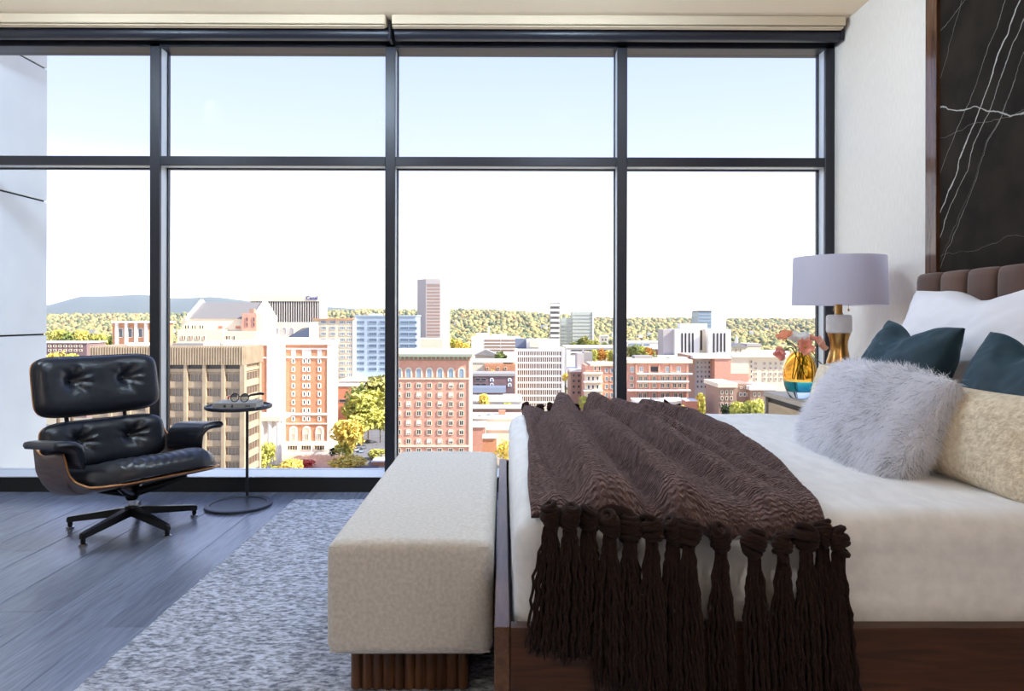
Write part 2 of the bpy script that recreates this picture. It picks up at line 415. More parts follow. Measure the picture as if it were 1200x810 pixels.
# ---- mattress under white linen
m_linen = M('white_linen', S(236, 234, 233), .9, col2=S(226, 224, 224), scale=30, stretch=(1, .35, 1), detail=5, bump=.3, bscale=34, bstretch=(1, .4, 1), bdist=.004, sheen=.15)
def linen(q):
    q = q.copy(); X, Y, Zz = q[..., 0], q[..., 1], q[..., 2]
    w1 = fbm(X*5, Y*11+Zz*9, 21, 4)*.008
    top_ = sstep(.5, .6, Zz)
    side = (1-top_)*sstep(.26, .34, Zz)
    q[..., 2] += top_*(w1+.012*np.sin((X-.02)/1.94*math.pi)**.5*1.0)
    fold = .007*fbm(X*2.2, Zz*26+X*1.5, 31, 4)
    near = (Y < 1.68); q[..., 1] += np.where(near, -side*fold, 0)-np.where(near, .008*np.exp(-((Zz-.40)/.08)**2)-.004, 0)*side
    left = (X < .08); q[..., 0] += np.where(left, side*.008*fbm(Y*4, Zz*12, 41, 3)+.004*side, 0)
    return q
mat_ = rounded_box(.022, 1.955, 1.632, 3.415, .252, .607, .075, (100, 90, 44), linen).build('mattress', m_linen, None, smooth=180, weld=1e-4)
tag(mat_, 'thick mattress wrapped in white rumpled linen on the bed', 'mattress')

# ---- pillows
def pillow(W, Hh, T, seed, n=44, pin=.07, wr=.01, dent=0., dentx=0., e=2.6, lip=.004, soft=.5):
    t = np.sin(np.linspace(-1, 1, n)*math.pi/2)
    A, B = np.meshgrid(t, t, indexing='ij')
    out = []
    x = W/2*A*(1-pin*(1-B*B)*np.abs(A)); z = Hh/2*B*(1-pin*1.3*(1-A*A)*np.abs(B))
    z = z-dent*np.exp(-((A-dentx)/.38)**2)*np.clip(B, 0, 1)**1.5
    x = x+wr*.5*vnoise(A*3, B*3, seed+50); z = z+wr*.6*vnoise(A*3, B*3, seed+51)
    body = np.maximum((1-np.abs(A)**e)*(1-np.abs(B)**e), 0)**soft
    for sd in (-1, 1):
        rad = fbm(A*2.2+sd*7, B*2.2, seed, 4)+.6*np.abs(vnoise((A+B)*3, (A-B)*6, seed+3))
        y = sd*(lip+T/2*body)+wr*rad*body**.4
        y = y+dent*.35*np.exp(-((A-dentx)/.25)**2)*np.clip(B, 0, 1)*body*(-sd)
        out.append(np.stack([x, y, z], -1))
    m = MB(); m.grid(out[0]); m.grid(out[1])
    edge = lambda G: np.concatenate([G[:, 0], G[-1, 1:], G[::-1, -1][1:], G[0, ::-1][1:]])
    m.grid(np.stack([edge(out[0]), edge(out[1])]))
    return m
def place(o, c, lean, yaw=0., roll=0.):
    """width along world Y, leaning back towards +X by `lean`, turned by `yaw` about Z, rolled in its own plane"""
    ex = Vector((math.sin(yaw), -math.cos(yaw), 0)); back = Vector((math.cos(yaw), math.sin(yaw), 0))
    ez = Vector((0, 0, 1))*math.cos(lean)+back*math.sin(lean); ey = ez.cross(ex)
    Mx = Matrix((ex, ey, ez)).transposed().to_4x4() @ Matrix.Rotation(roll, 4, 'Y')
    Mx.translation = Vector(c); o.matrix_world = Mx; return o
m_sham = M('white_cotton', S(232, 228, 232), .9, bump=.2, bscale=22, scale=20, bdist=.004, sheen=.2)
m_teal = M('teal_velvet', S(18, 49, 62), .7, col2=S(14, 39, 51), scale=8, detail=3, sheen=.2, bump=.1, bscale=60, bdist=.002)
m_teal.node_tree.nodes['Principled BSDF'].inputs['Sheen Tint'].default_value = (*S(120, 170, 190), 1)
m_sherpa = M('cream_sherpa', S(240, 224, 196), .95, col2=S(214, 194, 162), scale=60, detail=3, bump=.9, bscale=110, bdist=.009, sheen=.3)
o = pillow(.98, .60, .26, 2, n=60, pin=.05, wr=.028, dent=.05, dentx=.05).build('bed_pillow', m_sham, None, smooth=180, weld=1e-5)
tag(place(o, (1.785, 2.67, .925), .32), 'large white cotton pillow leaning on the brown headboard', 'pillow')
o = pillow(.52, .50, .19, 5, n=60, pin=.05, wr=.022, dent=.055, dentx=-.1).build('velvet_cushion', m_teal, None, smooth=180, weld=1e-5)
tag(place(o, (1.485, 2.655, .828), .42, yaw=-.04, roll=.05), 'teal velvet cushion nearer the lamp, chopped at the top', 'cushion', 'teal velvet cushions')
o = pillow(.52, .50, .19, 9, n=60, pin=.05, wr=.022, dent=.06, dentx=-.12).build('velvet_cushion', m_teal, None, smooth=180, weld=1e-5)
tag(place(o, (1.485, 1.985, .805), .42, yaw=.05), 'teal velvet cushion cut off by the right edge of the picture', 'cushion', 'teal velvet cushions')
pb_ = pillow(1.36, .28, .19, 12, n=60, pin=.04, wr=.010, e=3.2)
v = np.array(pb_.v); nse = .006*np.abs(fbm(v[:, 0]*75, v[:, 2]*75+v[:, 1]*40, 6, 2)); v[:, 1] += np.sign(v[:, 1])*nse; pb_.v = [tuple(q) for q in v]
o = pb_.build('sherpa_bolster', m_sherpa, None, smooth=180, weld=1e-5)
tag(place(o, (1.345, 2.345, .74), .22), 'long cream sherpa bolster behind the fur cushion', 'cushion')
# faux fur cushion with real strands
m_furb = M('fur_backing', S(232, 230, 234), .95)
m_fur = M('fur_strand', (1, 1, 1), .6, attr='Col', spec=.3, sheen=.3)
fc = empty('fur_cushion'); tag(fc, 'white and grey faux fur cushion, frontmost on the bed', 'cushion')
body = pillow(.67, .33, .15, 15, n=40, pin=-.05, wr=.006, e=3.)
me = body.mesh('cushion_body', m_furb, 180, 1e-5); cb = link('cushion_body', me, fc)
me.calc_loop_triangles()
tv = np.array([q.co[:] for q in me.vertices]); nv = np.array([q.normal[:] for q in me.vertices])
tri = np.array([t.vertices[:] for t in me.loop_triangles])
ar = np.linalg.norm(np.cross(tv[tri[:, 1]]-tv[tri[:, 0]], tv[tri[:, 2]]-tv[tri[:, 0]]), axis=1)
N = 42000
pk = NR.choice(len(tri), N, p=ar/ar.sum()); b1, b2 = NR.random(N), NR.random(N); fl = b1+b2 > 1; b1[fl] = 1-b1[fl]; b2[fl] = 1-b2[fl]
bar = np.stack([1-b1-b2, b1, b2], 1)
pt = (tv[tri[pk]]*bar[..., None]).sum(1); nn = (nv[tri[pk]]*bar[..., None]).sum(1); nn /= np.linalg.norm(nn, axis=1, keepdims=True)
cl = np.stack([vnoise(pt[:, 0]*9, pt[:, 2]*9, 61)*1.3+.35, vnoise(pt[:, 0]*9, pt[:, 2]*9, 62)*.4, vnoise(pt[:, 0]*9, pt[:, 2]*9, 63)*1.3-.55], 1)
d = nn*.55+cl*.75+NR.normal(0, .22, (N, 3)); d /= np.linalg.norm(d, axis=1, keepdims=True)
Lh = (.028+.026*NR.random(N))[:, None]
sd = np.cross(d, NR.normal(0, 1, (N, 3))); sd /= np.linalg.norm(sd, axis=1, keepdims=True); sd *= .00085
bend = (cl*.4+np.array([0, 0, -.35]))*Lh*.5
p1 = pt-nn*.002; p2 = pt+d*Lh*.5+bend*.25; p3 = pt+d*Lh+bend
V = np.stack([p1-sd, p1+sd, p2-sd*.8, p2+sd*.8, p3], 1).reshape(-1, 3)
base_i = np.arange(N)*5
me = bpy.data.meshes.new('fur'); me.from_pydata(V.tolist(), [], [t for i in base_i.tolist() for t in ((i, i+1, i+3, i+2), (i+2, i+3, i+4))])
tone = fbm(pt[:, 0]*14+3, pt[:, 2]*7, 77, 3); dark = (NR.random(N) < .05+.8*np.clip(tone-.12, 0, .6))
g = np.where(dark, .24+.3*NR.random(N), .90+.1*NR.random(N))
tip = np.where(dark, .6, 1.)
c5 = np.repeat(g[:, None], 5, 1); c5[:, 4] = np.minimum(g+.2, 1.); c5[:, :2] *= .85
C4 = np.stack([c5*1.0, c5*.985, c5*1.015, np.ones_like(c5)], -1).reshape(-1, 4)
at = me.color_attributes.new('Col', 'FLOAT_COLOR', 'POINT'); at.data.foreach_set('color', C4.astype(np.float32).ravel())
me.materials.append(m_fur); me.polygons.foreach_set('use_smooth', [True]*len(me.polygons))
translucent(m_fur, (1., .99, .99), .6); _t = m_fur.node_tree; _t.links.new([q for q in _t.nodes if q.type == 'ATTRIBUTE'][0].outputs['Color'], [q for q in _t.nodes if q.type == 'BSDF_TRANSLUCENT'][0].inputs[0]); fu = link('fur', me, fc); fu['kind'] = 'stuff'
place(fc, (1.215, 2.325, .755), .52, yaw=-.03)

# ---- knitted throw with tassels
thr = tag(empty('throw_blanket', (.47, 2.5, .62)), 'chocolate brown knitted throw with long tassels across the bed', 'blanket')
m_knit = M('brown_wool_knit', S(100, 79, 77), .95, col2=S(72, 55, 53), scale=26, detail=4, sheen=.5, spec=.15, uv=True)
m_knit.node_tree.nodes['Principled BSDF'].inputs['Sheen Tint'].default_value = (*S(190, 165, 162), 1)
m_knit.node_tree.nodes['Principled BSDF'].inputs['Sheen Roughness'].default_value = .4
n, l = m_knit.node_tree.nodes, m_knit.node_tree.links
uvn = n.new('ShaderNodeTexCoord'); su = n.new('ShaderNodeSeparateXYZ'); l.new(uvn.outputs['UV'], su.inputs[0])
def mk(op, a, b=None):
    q = n.new('ShaderNodeMath'); q.operation = op
    for i, v_ in enumerate((a, b)):
        if v_ is None: continue
        if isinstance(v_, (int, float)): q.inputs[i].default_value = v_
        else: l.new(v_, q.inputs[i])
    return q.outputs[0]
kn = n.new('ShaderNodeTexNoise'); kn.inputs['Scale'].default_value = 60.; kn.inputs['Detail'].default_value = 3.; l.new(uvn.outputs['UV'], kn.inputs['Vector'])
kn2 = n.new('ShaderNodeTexNoise'); kn2.inputs['Scale'].default_value = 17.; l.new(uvn.outputs['UV'], kn2.inputs['Vector'])
wob = mk('ADD', mk('MULTIPLY', kn.outputs['Fac'], 9.), mk('MULTIPLY', kn2.outputs['Fac'], 16.))
cu = mk('MULTIPLY', su.outputs['X'], 2*math.pi/.019); cv = mk('ADD', mk('MULTIPLY', su.outputs['Y'], 2*math.pi/.0125), wob)
hgt = mk('ADD', mk('MULTIPLY', mk('SINE', mk('ADD', cv, mk('MULTIPLY', mk('SINE', cu), .8))), mk('ADD', .55, mk('MULTIPLY', mk('SINE', mk('ADD', cu, wob)), .45))), mk('MULTIPLY', kn.outputs['Fac'], 1.6))
bp = n.new('ShaderNodeBump'); bp.inputs['Strength'].default_value = 1.; bp.inputs['Distance'].default_value = .0055
l.new(hgt, bp.inputs['Height']); l.new(bp.outputs[0], n['Principled BSDF'].inputs['Normal'])
ZT = .621
ns, ntt = 260, 460
s = np.linspace(0, 1, ns); tpath = np.linspace(0, 1, ntt)
YF, YN, rr = 3.405, 1.70, .085
Lf, Lt, La, Ld = .10, YF-YN, rr*1.0, .0
Ltot = Lf+Lt+La+Ld
def path(d):
    """distance along the throw, far hem to near hem -> (y, z, ny, nz)"""
    d = np.asarray(d, float)
    y = np.where(d < Lf, YF+.012+0*d, np.where(d < Lf+Lt, YF-(d-Lf), 0)); z = np.where(d < Lf, ZT-.02-(Lf-d)*.9, ZT); ny = np.where(d < Lf, .8, 0.); nz = np.where(d < Lf, .6, 1.)
    a = np.clip((d-Lf-Lt)/rr, 0, math.pi/2); on = d >= Lf+Lt
    y = np.where(on, YN-rr*np.sin(a), y); z = np.where(on, ZT-rr*(1-np.cos(a)), z); ny = np.where(on, -np.sin(a), ny); nz = np.where(on, np.cos(a), nz)
    ex_ = np.clip(d-Lf-Lt-La, 0, None); z = z-ex_
    return y, z, ny, nz
Sg, D = np.meshgrid(s, tpath*Ltot, indexing='ij')
tt = np.clip((D-Lf)/Lt, 0, 1.1)       # 0 far .. 1 near edge
xl = .09+.012*np.sin(tt*5)-.012*tt; xr = np.interp(tt, [0, .42, .72, .95, 1.1], [.875, .885, .845, .78, .735])
X = xl+(xr-xl)*Sg+.006*vnoise(Sg*3, D*6, 90)
Lhem = 1.+.03*vnoise(Sg*7, Sg*0, 91)
hemk = np.interp(Sg, [0, .06, .18, .3, .42, .5, .62, .75, .9, 1], [-.035, -.03, -.012, -.02, .0, -.008, .012, .004, .016, .0])+.006*vnoise(Sg*24, Sg*0, 92)
D = D*(1+np.clip(tt-.6, 0, 1)*hemk/Ltot/.45)
y_, z_, ny_, nz_ = path(D)
def ridge(path_t, path_x, amp, sig, seed):
    cx = np.interp(tt, path_t, path_x)+.012*vnoise(tt*5, tt*0, seed); am = np.interp(tt, path_t, amp); sg = sig*(1+.3*vnoise(tt*4, tt*0, seed+1))
    dd = (X-cx)/sg; return am*(np.exp(-np.abs(np.where(dd > 0, dd*.62, dd*1.25))**2.7)-.42*np.exp(-((dd+1.35)/.55)**2))
hh = .020+.008*fbm(X*8, D*5, 95, 3)
hh = hh+ridge([0, .3, .7, 1, 1.1], [.275, .215, .225, .235, .24], [.075, .072, .074, .072, .06], .050, 96)
hh = hh+ridge([0, .35, .55, .8, 1, 1.1], [.44, .40, .385, .408, .405, .41], [.024, .032, .060, .066, .056, .042], .042, 97)
hh = hh+ridge([0, .3, .6, .8, 1.1], [.43, .56, .575, .60, .66], [.052, .058, .052, .032, .012], .040, 98)
hh = hh+ridge([0, .25, .5, 1.1], [.54, .61, .70, .75], [.048, .046, .028, .008], .034, 99)
hh = hh+ridge([0, .2, .5, 1.1], [.68, .80, .84, .80], [.046, .044, .030, .016], .044, 100)
hh = hh+ridge([0, .4, .7, 1.1], [.12, .12, .13, .15], [.012, .006, .012, .03], .035, 101)
su_, sv_ = X/.016*2*math.pi, D/.011*2*math.pi
hh = hh+.0022*fbm(X*60, D*75, 120, 2)
hh = np.maximum(hh, .004)
edge_r = sstep(1.0, .985, Sg)*sstep(0, .012, Sg)
hh = hh*(.35+.65*edge_r)
G = np.stack([X, y_+ny_*hh, z_+nz_*hh], -1)
Gb = np.stack([X, y_+ny_*.001, z_+nz_*.001], -1)
me = bpy.data.meshes.new('knit_cloth')
m = MB(); m.grid(G); o_ = len(m.v)
for e1, e2 in ((G[0], Gb[0]), (G[-1], Gb[-1]), (G[:, 0], Gb[:, 0]), (G[:, -1], Gb[:, -1])): m.grid(np.stack([e1, e2]))
wl = wloc(thr); m.v = [(a-wl[0], b-wl[1], c-wl[2]) for a, b, c in m.v]
me.from_pydata(m.v, [], m.f); me.materials.append(m_knit)
uvv = np.zeros((len(m.v), 2)); uvv[:ns*ntt, 0] = X.ravel(); uvv[:ns*ntt, 1] = D.ravel()
uvl = me.uv_layers.new(name='UVMap'); li = np.zeros(len(me.loops), np.int32); me.loops.foreach_get('vertex_index', li)
uvl.data.foreach_set('uv', uvv[li].astype(np.float32).ravel())
me.polygons.foreach_set('use_smooth', [True]*len(me.polygons))
link('knit_cloth', me, thr)
m_yarn = M('brown_yarn', S(46, 30, 25), .95, col2=S(36, 23, 19), scale=120, stretch=(1, 1, 3), sheen=.05, spec=.15, bump=.5, bscale=300, bstretch=(1, 1, 1.5), bdist=.002)
def tassel_mesh(seed, L, lean):
    q = random.Random(seed); m = MB()
    for i in range(38):
        a = q.random()*2*math.pi; r0 = .0185*math.sqrt(q.random()); ph = q.random()*6.28; Ls = L*(.9+.12*q.random())
        fx = 1.5+.5*q.random(); pts = []; w1 = q.gauss(0, .004); 
        for k in range(17):
            t = k/16; r = r0*(.5+ (fx-.5)*min(1, t*2.2))
            tw = .0028
            pts.append((r*math.cos(a)+lean*t*t+w1*t+tw*math.cos(ph+t*36), .55*r*math.sin(a)+tw*math.sin(ph+t*36), -t*Ls))
        m.tube(pts, [.0036]*16+[.0018], 5)
    return m.mesh('tassel', m_yarn, 180)
def knot_mesh(seed):
    q = random.Random(seed); m = MB()
    for i in range(7):     # wound yarn loops
        cz = -.020+.040*i/6; rr_ = .021*math.sqrt(max(.15, 1-((cz)/.026)**2)); tl = q.gauss(0, .25)
        pts = []
        for k in range(15):
            a = 2*math.pi*k/14; pts.append((rr_*math.cos(a), .8*rr_*math.sin(a), cz+math.sin(a)*tl*.02))
        m.tube(pts, .0062, 6, cap=False)
    m.ball((0, 0, 0), .02, 10, sc=(1, .8, 1.15))
    return m.mesh('knot', m_yarn, 180)
kms = [knot_mesh(s_) for s_ in (1, 2, 3)]
tms = [tassel_mesh(10+i, L_, ln) for i, (L_, ln) in enumerate(((.30, -.018), (.31, -.006), (.36, .0), (.39, .006), (.40, .014), (.38, .03)))]
near_u = [(645, 602, 0, -.1), (668, 604, 1, 0), (690, 606, 0, .0), (714, 613, 2, 0), (738, 617, 2, 0), (764, 618, 3, 0), (788, 620, 2, 0), (807, 622, 3, 0), (845, 629, 3, 0), (884, 634, 4, 0),
          (918, 636, 3, 0), (945, 628, 4, 0), (964, 622, 4, 0), (984, 630, 5, .1)]
for i, (u, v_, ti, rz) in enumerate(near_u):
    Y = 1.573-(.012 if i % 2 else 0); c = Vector(P(u, v_+2, Y))-wl
    t_ = link('tassel', tms[ti], thr, c+Vector((0, -.004, -.012))); t_.rotation_euler = (0, 0, R.choice((0, 0, math.pi*0))); 
    k_ = link('knot', kms[i % 3], t_, (0, .004, .012)); k_.scale = (1.2, 1.05, 1.1); k_.rotation_euler = (R.uniform(-.3, .3), R.uniform(-.4, .4), R.random()*3)
for i in range(13):
    x = .11+.755*i/12+R.uniform(-.01, .01); c = Vector((x, 3.462+(i % 2)*.012, .615+R.uniform(-.01, .012)))-wl
    t_ = link('tassel', tms[2+i % 3], thr, c); k_ = link('knot', kms[i % 3], t_, (0, -.004, .012)); k_.rotation_euler = (R.uniform(-.3, .3), 0, R.random()*3)

# ---- nightstand
m_oakg = M('greyed_oak', S(196, 182, 166), .5, col2=S(172, 156, 139), scale=6, stretch=(7, .8, 9), detail=6)
m_draw = M('drawer_veneer', S(205, 176, 140), .55, col2=S(188, 158, 122), scale=6, stretch=(9, .8, 9), detail=5)
ntb = tag(empty('nightstand', (1.795, 3.81, 0)), 'greyed oak and black nightstand with drawer beside the far side of the bed', 'nightstand')
boxo('top', m_oakg, ntb, 1.525, 2.06, 3.52, 4.10, .622, .65, r=.002)
boxo('body', m_base, ntb, 1.545, 2.06, 3.54, 4.08, .16, .622)
for z0, z1 in ((.40, .592), (.18, .385)):
    dr = boxo('drawer', m_draw, ntb, 1.535, 1.546, 3.575, 4.045, z0, z1, r=.002)
    boxo('pull', m_base, dr, 1.523, 1.535, 3.76, 3.86, (z0+z1)/2-.006, (z0+z1)/2+.006, r=.002)
for y0 in (3.52, 4.075): boxo('side_panel', m_oakg, ntb, 1.53, 2.06, y0, y0+.022, .14, .622)
for x_ in (1.56, 2.02):
    for y_0 in (3.56, 4.04):
        m = MB(); m.lathe([(.011, 0), (.016, .16)], (x_, y_0, 0), 12); m.build('leg', m_base, ntb)

# ---- table lamp
m_brass = M('brushed_brass', S(196, 150, 88), .28, metal=1., col2=S(176, 130, 70), scale=8, stretch=(9, 9, .6))
m_marble = M('white_marble', S(232, 230, 230), .35, col2=S(205, 203, 206), scale=7, detail=7, lo=.45, hi=.75, distort=2)
m_shade0 = M('lavender_grey_shade', S(228, 225, 234), .9, col2=S(222, 219, 229), scale=200, stretch=(1, 1, 1), bump=.05, bscale=400, bdist=.001)
m_shade = translucent(m_shade0, S(238, 235, 242), .6)
LX, LY = 1.778, 3.70
lamp = tag(empty('table_lamp', (LX, LY, .65)), 'table lamp with grey drum shade on marble and brass hourglass stem', 'lamp')
c = (LX, LY, 0)
MB().lathe([(.066, .651), (.069, .655), (.069, .70), (.067, .80), (.063, .838), (.061, .842)], c, 40).build('marble_base', m_marble, lamp, smooth=60)
MB().lathe([(.062, .842), (.061, .85), (.052, .88), (.0445, .91), (.0425, .93), (.0435, .95), (.049, .975), (.055, .993), (.057, .999)], c, 40).build('brass_waist', m_brass, lamp, smooth=60)
MB().lathe([(.054, .999), (.060, 1.003), (.0635, 1.012), (.0635, 1.078), (.0615, 1.09), (.054, 1.097), (.02, 1.098)], c, 40).build('marble_block', m_marble, lamp, smooth=60)
MB().lathe([(.021, 1.098), (.021, 1.104), (.0165, 1.106), (.0165, 1.175), (.010, 1.18), (.010, 1.38), (.016, 1.39), (.004, 1.41)], c, 24).build('neck', m_brass, lamp, smooth=50)
m = MB(); m.lathe([(.2345, 1.148), (.2325, 1.19), (.2285, 1.36), (.2265, 1.402), (.2245, 1.402), (.2305, 1.19), (.2325, 1.148), (.2345, 1.148)], c, 64, cap=False)
sh = m.build('shade', m_shade, lamp, smooth=60)
m = MB()
for k in range(3):
    a = 2*math.pi*k/3; m.tube([(LX, LY, 1.385), (LX+.226*math.cos(a), LY+.226*math.sin(a), 1.395)], .0022, 6)
m.build('shade_spider', m_brass, sh)
for dx in (-.042, .036):
    m = MB(); m.tube([(LX+dx, LY-.03, 1.2), (LX+dx, LY-.03, 1.128)], .0012, 6)
    pc = m.build('pull_chain', m_brass, lamp); m = MB(); m.ball((LX+dx, LY-.03, 1.122), .0055, 8, sc=(1, 1, 1.4)); m.build('pull_bead', m_brass, pc)

# ---- vase with poppies
VX, VY = PX(938, 3.75), 3.75
m_amber = M('amber_glass', S(255, 222, 148), .02, trans=1., ior=1.18); m_tealg = M('teal_glass', S(60, 180, 190), .03, trans=.75, ior=1.2); m_clear = M('clear_glass', S(240, 246, 248), .0, trans=1., ior=1.4)
vase = tag(empty('glass_vase', (VX, VY, .65)), 'egg-shaped glass vase, amber above a teal band, on the nightstand', 'vase')
c = (VX, VY, 0)
zr = [(.8955, .041), (.885, .052), (.86, .069), (.83, .080), (.80, .085), (.775, .086), (.752, .084), (.742, .0825)]
MB().lathe([(r, z) for z, r in zr]+[(r-.004, z) for z, r in zr[::-1]], c, 40, cap=False).build('amber_bowl', m_amber, vase, smooth=80)
MB().lathe([(.0005, .741), (.078, .741), (.0775, .73), (.072, .71), (.060, .697), (.035, .690), (.0005, .688)], c, 40, cap=False).build('teal_core', m_tealg, vase, smooth=80)
MB().lathe([(.0825, .7415), (.0795, .72), (.072, .695), (.062, .673), (.052, .656), (.047, .6505), (.0005, .6505)], c, 40, cap=False).build('clear_foot', m_clear, vase, smooth=80)
m_stem = M('flower_stem', S(96, 104, 48), .6); m_eye = M('flower_centre', S(206, 190, 70), .8)
PC = {'orange': (S(252, 190, 150), S(246, 160, 122)), 'coral': (S(254, 192, 168), S(250, 162, 138)), 'peach': (S(254, 214, 190), S(250, 192, 164)), 'white': (S(246, 244, 238), S(230, 230, 220)), 'pink': (S(244, 176, 160), S(236, 150, 136)), 'lemon': (S(238, 236, 190), S(222, 222, 150))}
PC = {k: translucent(M('petal_'+k, a_, .7, col2=b_, scale=40, detail=3, sheen=.2), a_, .4) for k, (a_, b_) in PC.items()}
def petal(L_, W_, cup, seed):
    A, B = np.meshgrid(np.linspace(0, 1, 8), np.linspace(-1, 1, 9), indexing='ij')
    wd = W_/2*np.sin(np.clip(A*.9+.1, 0, 1)*math.pi*.72)**.6
    wav = .05*L_*A*A*(np.sin(B*7+seed)+vnoise(A*4+seed, B*4, seed))
    e_ = cup*A*.9
    return np.stack([wd*B, L_*np.sin(A*1.35)/1.35*np.cos(e_*.5)+0*B, L_*A*np.sin(e_)+wav+.10*L_*B*B*A], -1)
flowers = [('orange', 921, 395, 3.74, .036, (-.45, -.25, .85), .7, 'orange poppy leaning left above the vase'), ('white', 936, 398, 3.76, .046, (-.1, -.3, .95), .7, 'white poppy between the orange and coral poppies'),
           ('coral', 951, 397, 3.79, .034, (.35, -.1, .9), .6, 'coral poppy at the back, pointing up right'), ('peach', 960, 404, 3.77, .034, (.75, -.4, .5), 1.0, 'peach poppy on the right side of the bunch'),
           ('pink', 917.5, 412, 3.73, .032, (-.75, -.4, -.35), 1.25, 'closed pink poppy drooping at the left of the vase'), ('coral', 944, 406, 3.69, .040, (.05, -.95, .25), .35, 'open coral poppy facing the room with yellow centre'),
           ('lemon', 966, 428, 3.74, .030, (.5, -.5, -.6), 1.0, 'pale lemon poppy drooping low at the right of the vase')]
for i, (cn, u, v_, Y, sz, dr_, cup, lb) in enumerate(flowers):
    tip = Vector(P(u, v_, Y)); dr_ = Vector(dr_).normalized()
    root = Vector((VX+R.uniform(-.045, .045), VY+R.uniform(-.03, .03), .752)); mouth = Vector((VX+(tip.x-VX)*.25, VY+(tip.y-VY)*.3, .885))
    fl_ = tag(empty('poppy', tip), lb, 'flower', 'poppies in the vase')
    c2 = tip-dr_*.035
    pts = [root, root.lerp(mouth, .5), mouth]
    for t in (.25, .5, .75, 1.): pts.append(mouth*(1-t)**2+(mouth+(mouth-root).normalized()*.05+Vector((0, 0, .02)))*2*t*(1-t)*.9+c2*t*t+(mouth*(2*t*(1-t)*.1)))
    pts.append(tip)
    MB().tube(pts, [.0028]*len(pts), 6).build('stem', m_stem, fl_, smooth=180)
    q = dr_.to_track_quat('Z', 'Y').to_matrix()
    for k in range(5 if cup < 1.2 else 4):
        ang_ = 2*math.pi*k/(5 if cup < 1.2 else 4)+i
        G_ = petal(sz*1.2, sz*2.1, cup, i*7+k); rot = Matrix.Rotation(ang_, 3, 'Z'); Mx = np.array(q @ rot)
        m = MB(); m.grid(G_.reshape(-1, 3).dot(Mx.T).reshape(G_.shape)); m.build('petal', PC[cn], fl_, smooth=180, world=False)
    m = MB(); m.ball(dr_*.004, .006, 7); m.build('flower_centre', m_eye, fl_, smooth=180, world=False)

# ---- side table, book, glasses
m_gun = M('gunmetal', S(70, 72, 78), .38, metal=.7)
TX, TY, TZ = PX(280.5, 4.0), 4.0, .572
sdt = tag(empty('side_table', (TX, TY, 0)), 'slim round gunmetal drink table with ring base by the window', 'table')
c = (TX, TY, 0)
MB().lathe([(.001, .001), (.183, .001), (.183, .014), (.178, .016), (.155, .016), (.150, .010), (.001, .008)], c, 56, cap=False).build('base', m_gun, sdt, smooth=40)
m = MB(); m.tube([(TX-.012, TY+.165, .012), (TX-.012, TY+.165, TZ-.012)], .0085, 16); m.build('pole', m_gun, sdt)
MB().lathe([(.001, TZ-.014), (.178, TZ-.014), (.183, TZ-.010), (.183, TZ+.004), (.180, TZ+.006), (.172, TZ+.006), (.170, TZ-.003), (.001, TZ-.003)], c, 56, cap=False).build('table_top', m_gun, sdt, smooth=40)
m_book = M('grey_book_cloth', S(150, 148, 146), .7); m_page = M('book_pages', S(226, 220, 208), .9); m_ink = M('dark_ink', S(60, 58, 58), .8)
bk = tag(empty('book', (PX(279, 3.93), 3.95, TZ-.003), .10), 'grey hardcover book lying on the round side table', 'book')
bk.rotation_euler = (0, 0, .06)
zb = .0005
m = MB(); m.bbox(-.118, .118, -.075, .085, zb, zb+.003, r=.001); m.bbox(-.118, .118, -.075, .085, zb+.031, zb+.034, r=.001); m.bbox(-.118, .118, -.079, -.0745, zb, zb+.034, r=.001)
m.build('cover', m_book, bk, world=False)
m = MB(); m.box(-.113, .113, -.074, .080, zb+.003, zb+.031); m.build('pages', m_page, bk, world=False)
def mark(m):
    q = m.build('spine_print', m_ink, bk, world=False); q.rotation_euler = (math.pi/2, 0, 0); q.location = (0, -.079, zb+.017)
m = MB(); m.lathe([(.007, 0), (.0075, .0004)], (-.052, 0, 0), 12); mark(m)
for (x0, x1, y0, y1) in ((-.022, -.014, -.003, .000), (-.014, -.010, -.010, .010), (-.009, -.006, -.006, .006), (.060, .068, -.004, .004), (.071, .077, -.004, .004), (.079, .085, -.004, .004)): m = MB(); m.box(x0, x1, y0, y1, 0, .0005); mark(m)
gl = tag(empty('eyeglasses', (bk.location.x, bk.location.y, TZ+.0315), -.12), 'red and black eyeglasses folded open on the grey book', 'eyeglasses')
m_tort = M('dark_tortoise', S(40, 24, 20), .25, coat=.4); m_red = M('red_acetate', S(205, 48, 28), .25, coat=.4); m_lens2 = M('spectacle_lens', S(225, 235, 240), .0, trans=1., ior=1.1)
for cx in (-.008, .050):
    pts = [(cx+.024*math.cos(t), -.03+.006*math.sin(t), .025+.0225*math.sin(t)) for t in np.linspace(0, 2*math.pi, 25)]
    m = MB(); m.tube(pts, .0026, 8, cap=False); rim = m.build('rim', m_tort, gl, smooth=180, world=False)
    m = MB(); m.add([(x_, y_0-.0004, z_0) for x_, y_0, z_0 in pts[:-1]]+[(x_, y_0+.0008, z_0) for x_, y_0, z_0 in pts[:-1]], [tuple(range(24)), tuple(range(47, 23, -1))]); m.build('lens', m_lens2, rim, smooth=0, world=False)
m = MB(); m.tube([(.016, -.03, .03), (.021, -.03, .034), (.026, -.03, .03)], .0022, 6); m.build('bridge', m_tort, gl, world=False)
m = MB(); m.tube([(-.031, -.03, .032), (-.040, -.025, .031), (-.066, .01, .026), (-.074, .02, .010)], .0042, 8); m.build('temple', m_red, gl, world=False)
m = MB(); m.tube([(.073, -.03, .032), (.078, -.02, .038), (.100, .05, .041), (.112, .07, .036)], [.004, .006, .008, .007], 8); m.build('temple', m_tort, gl, world=False)

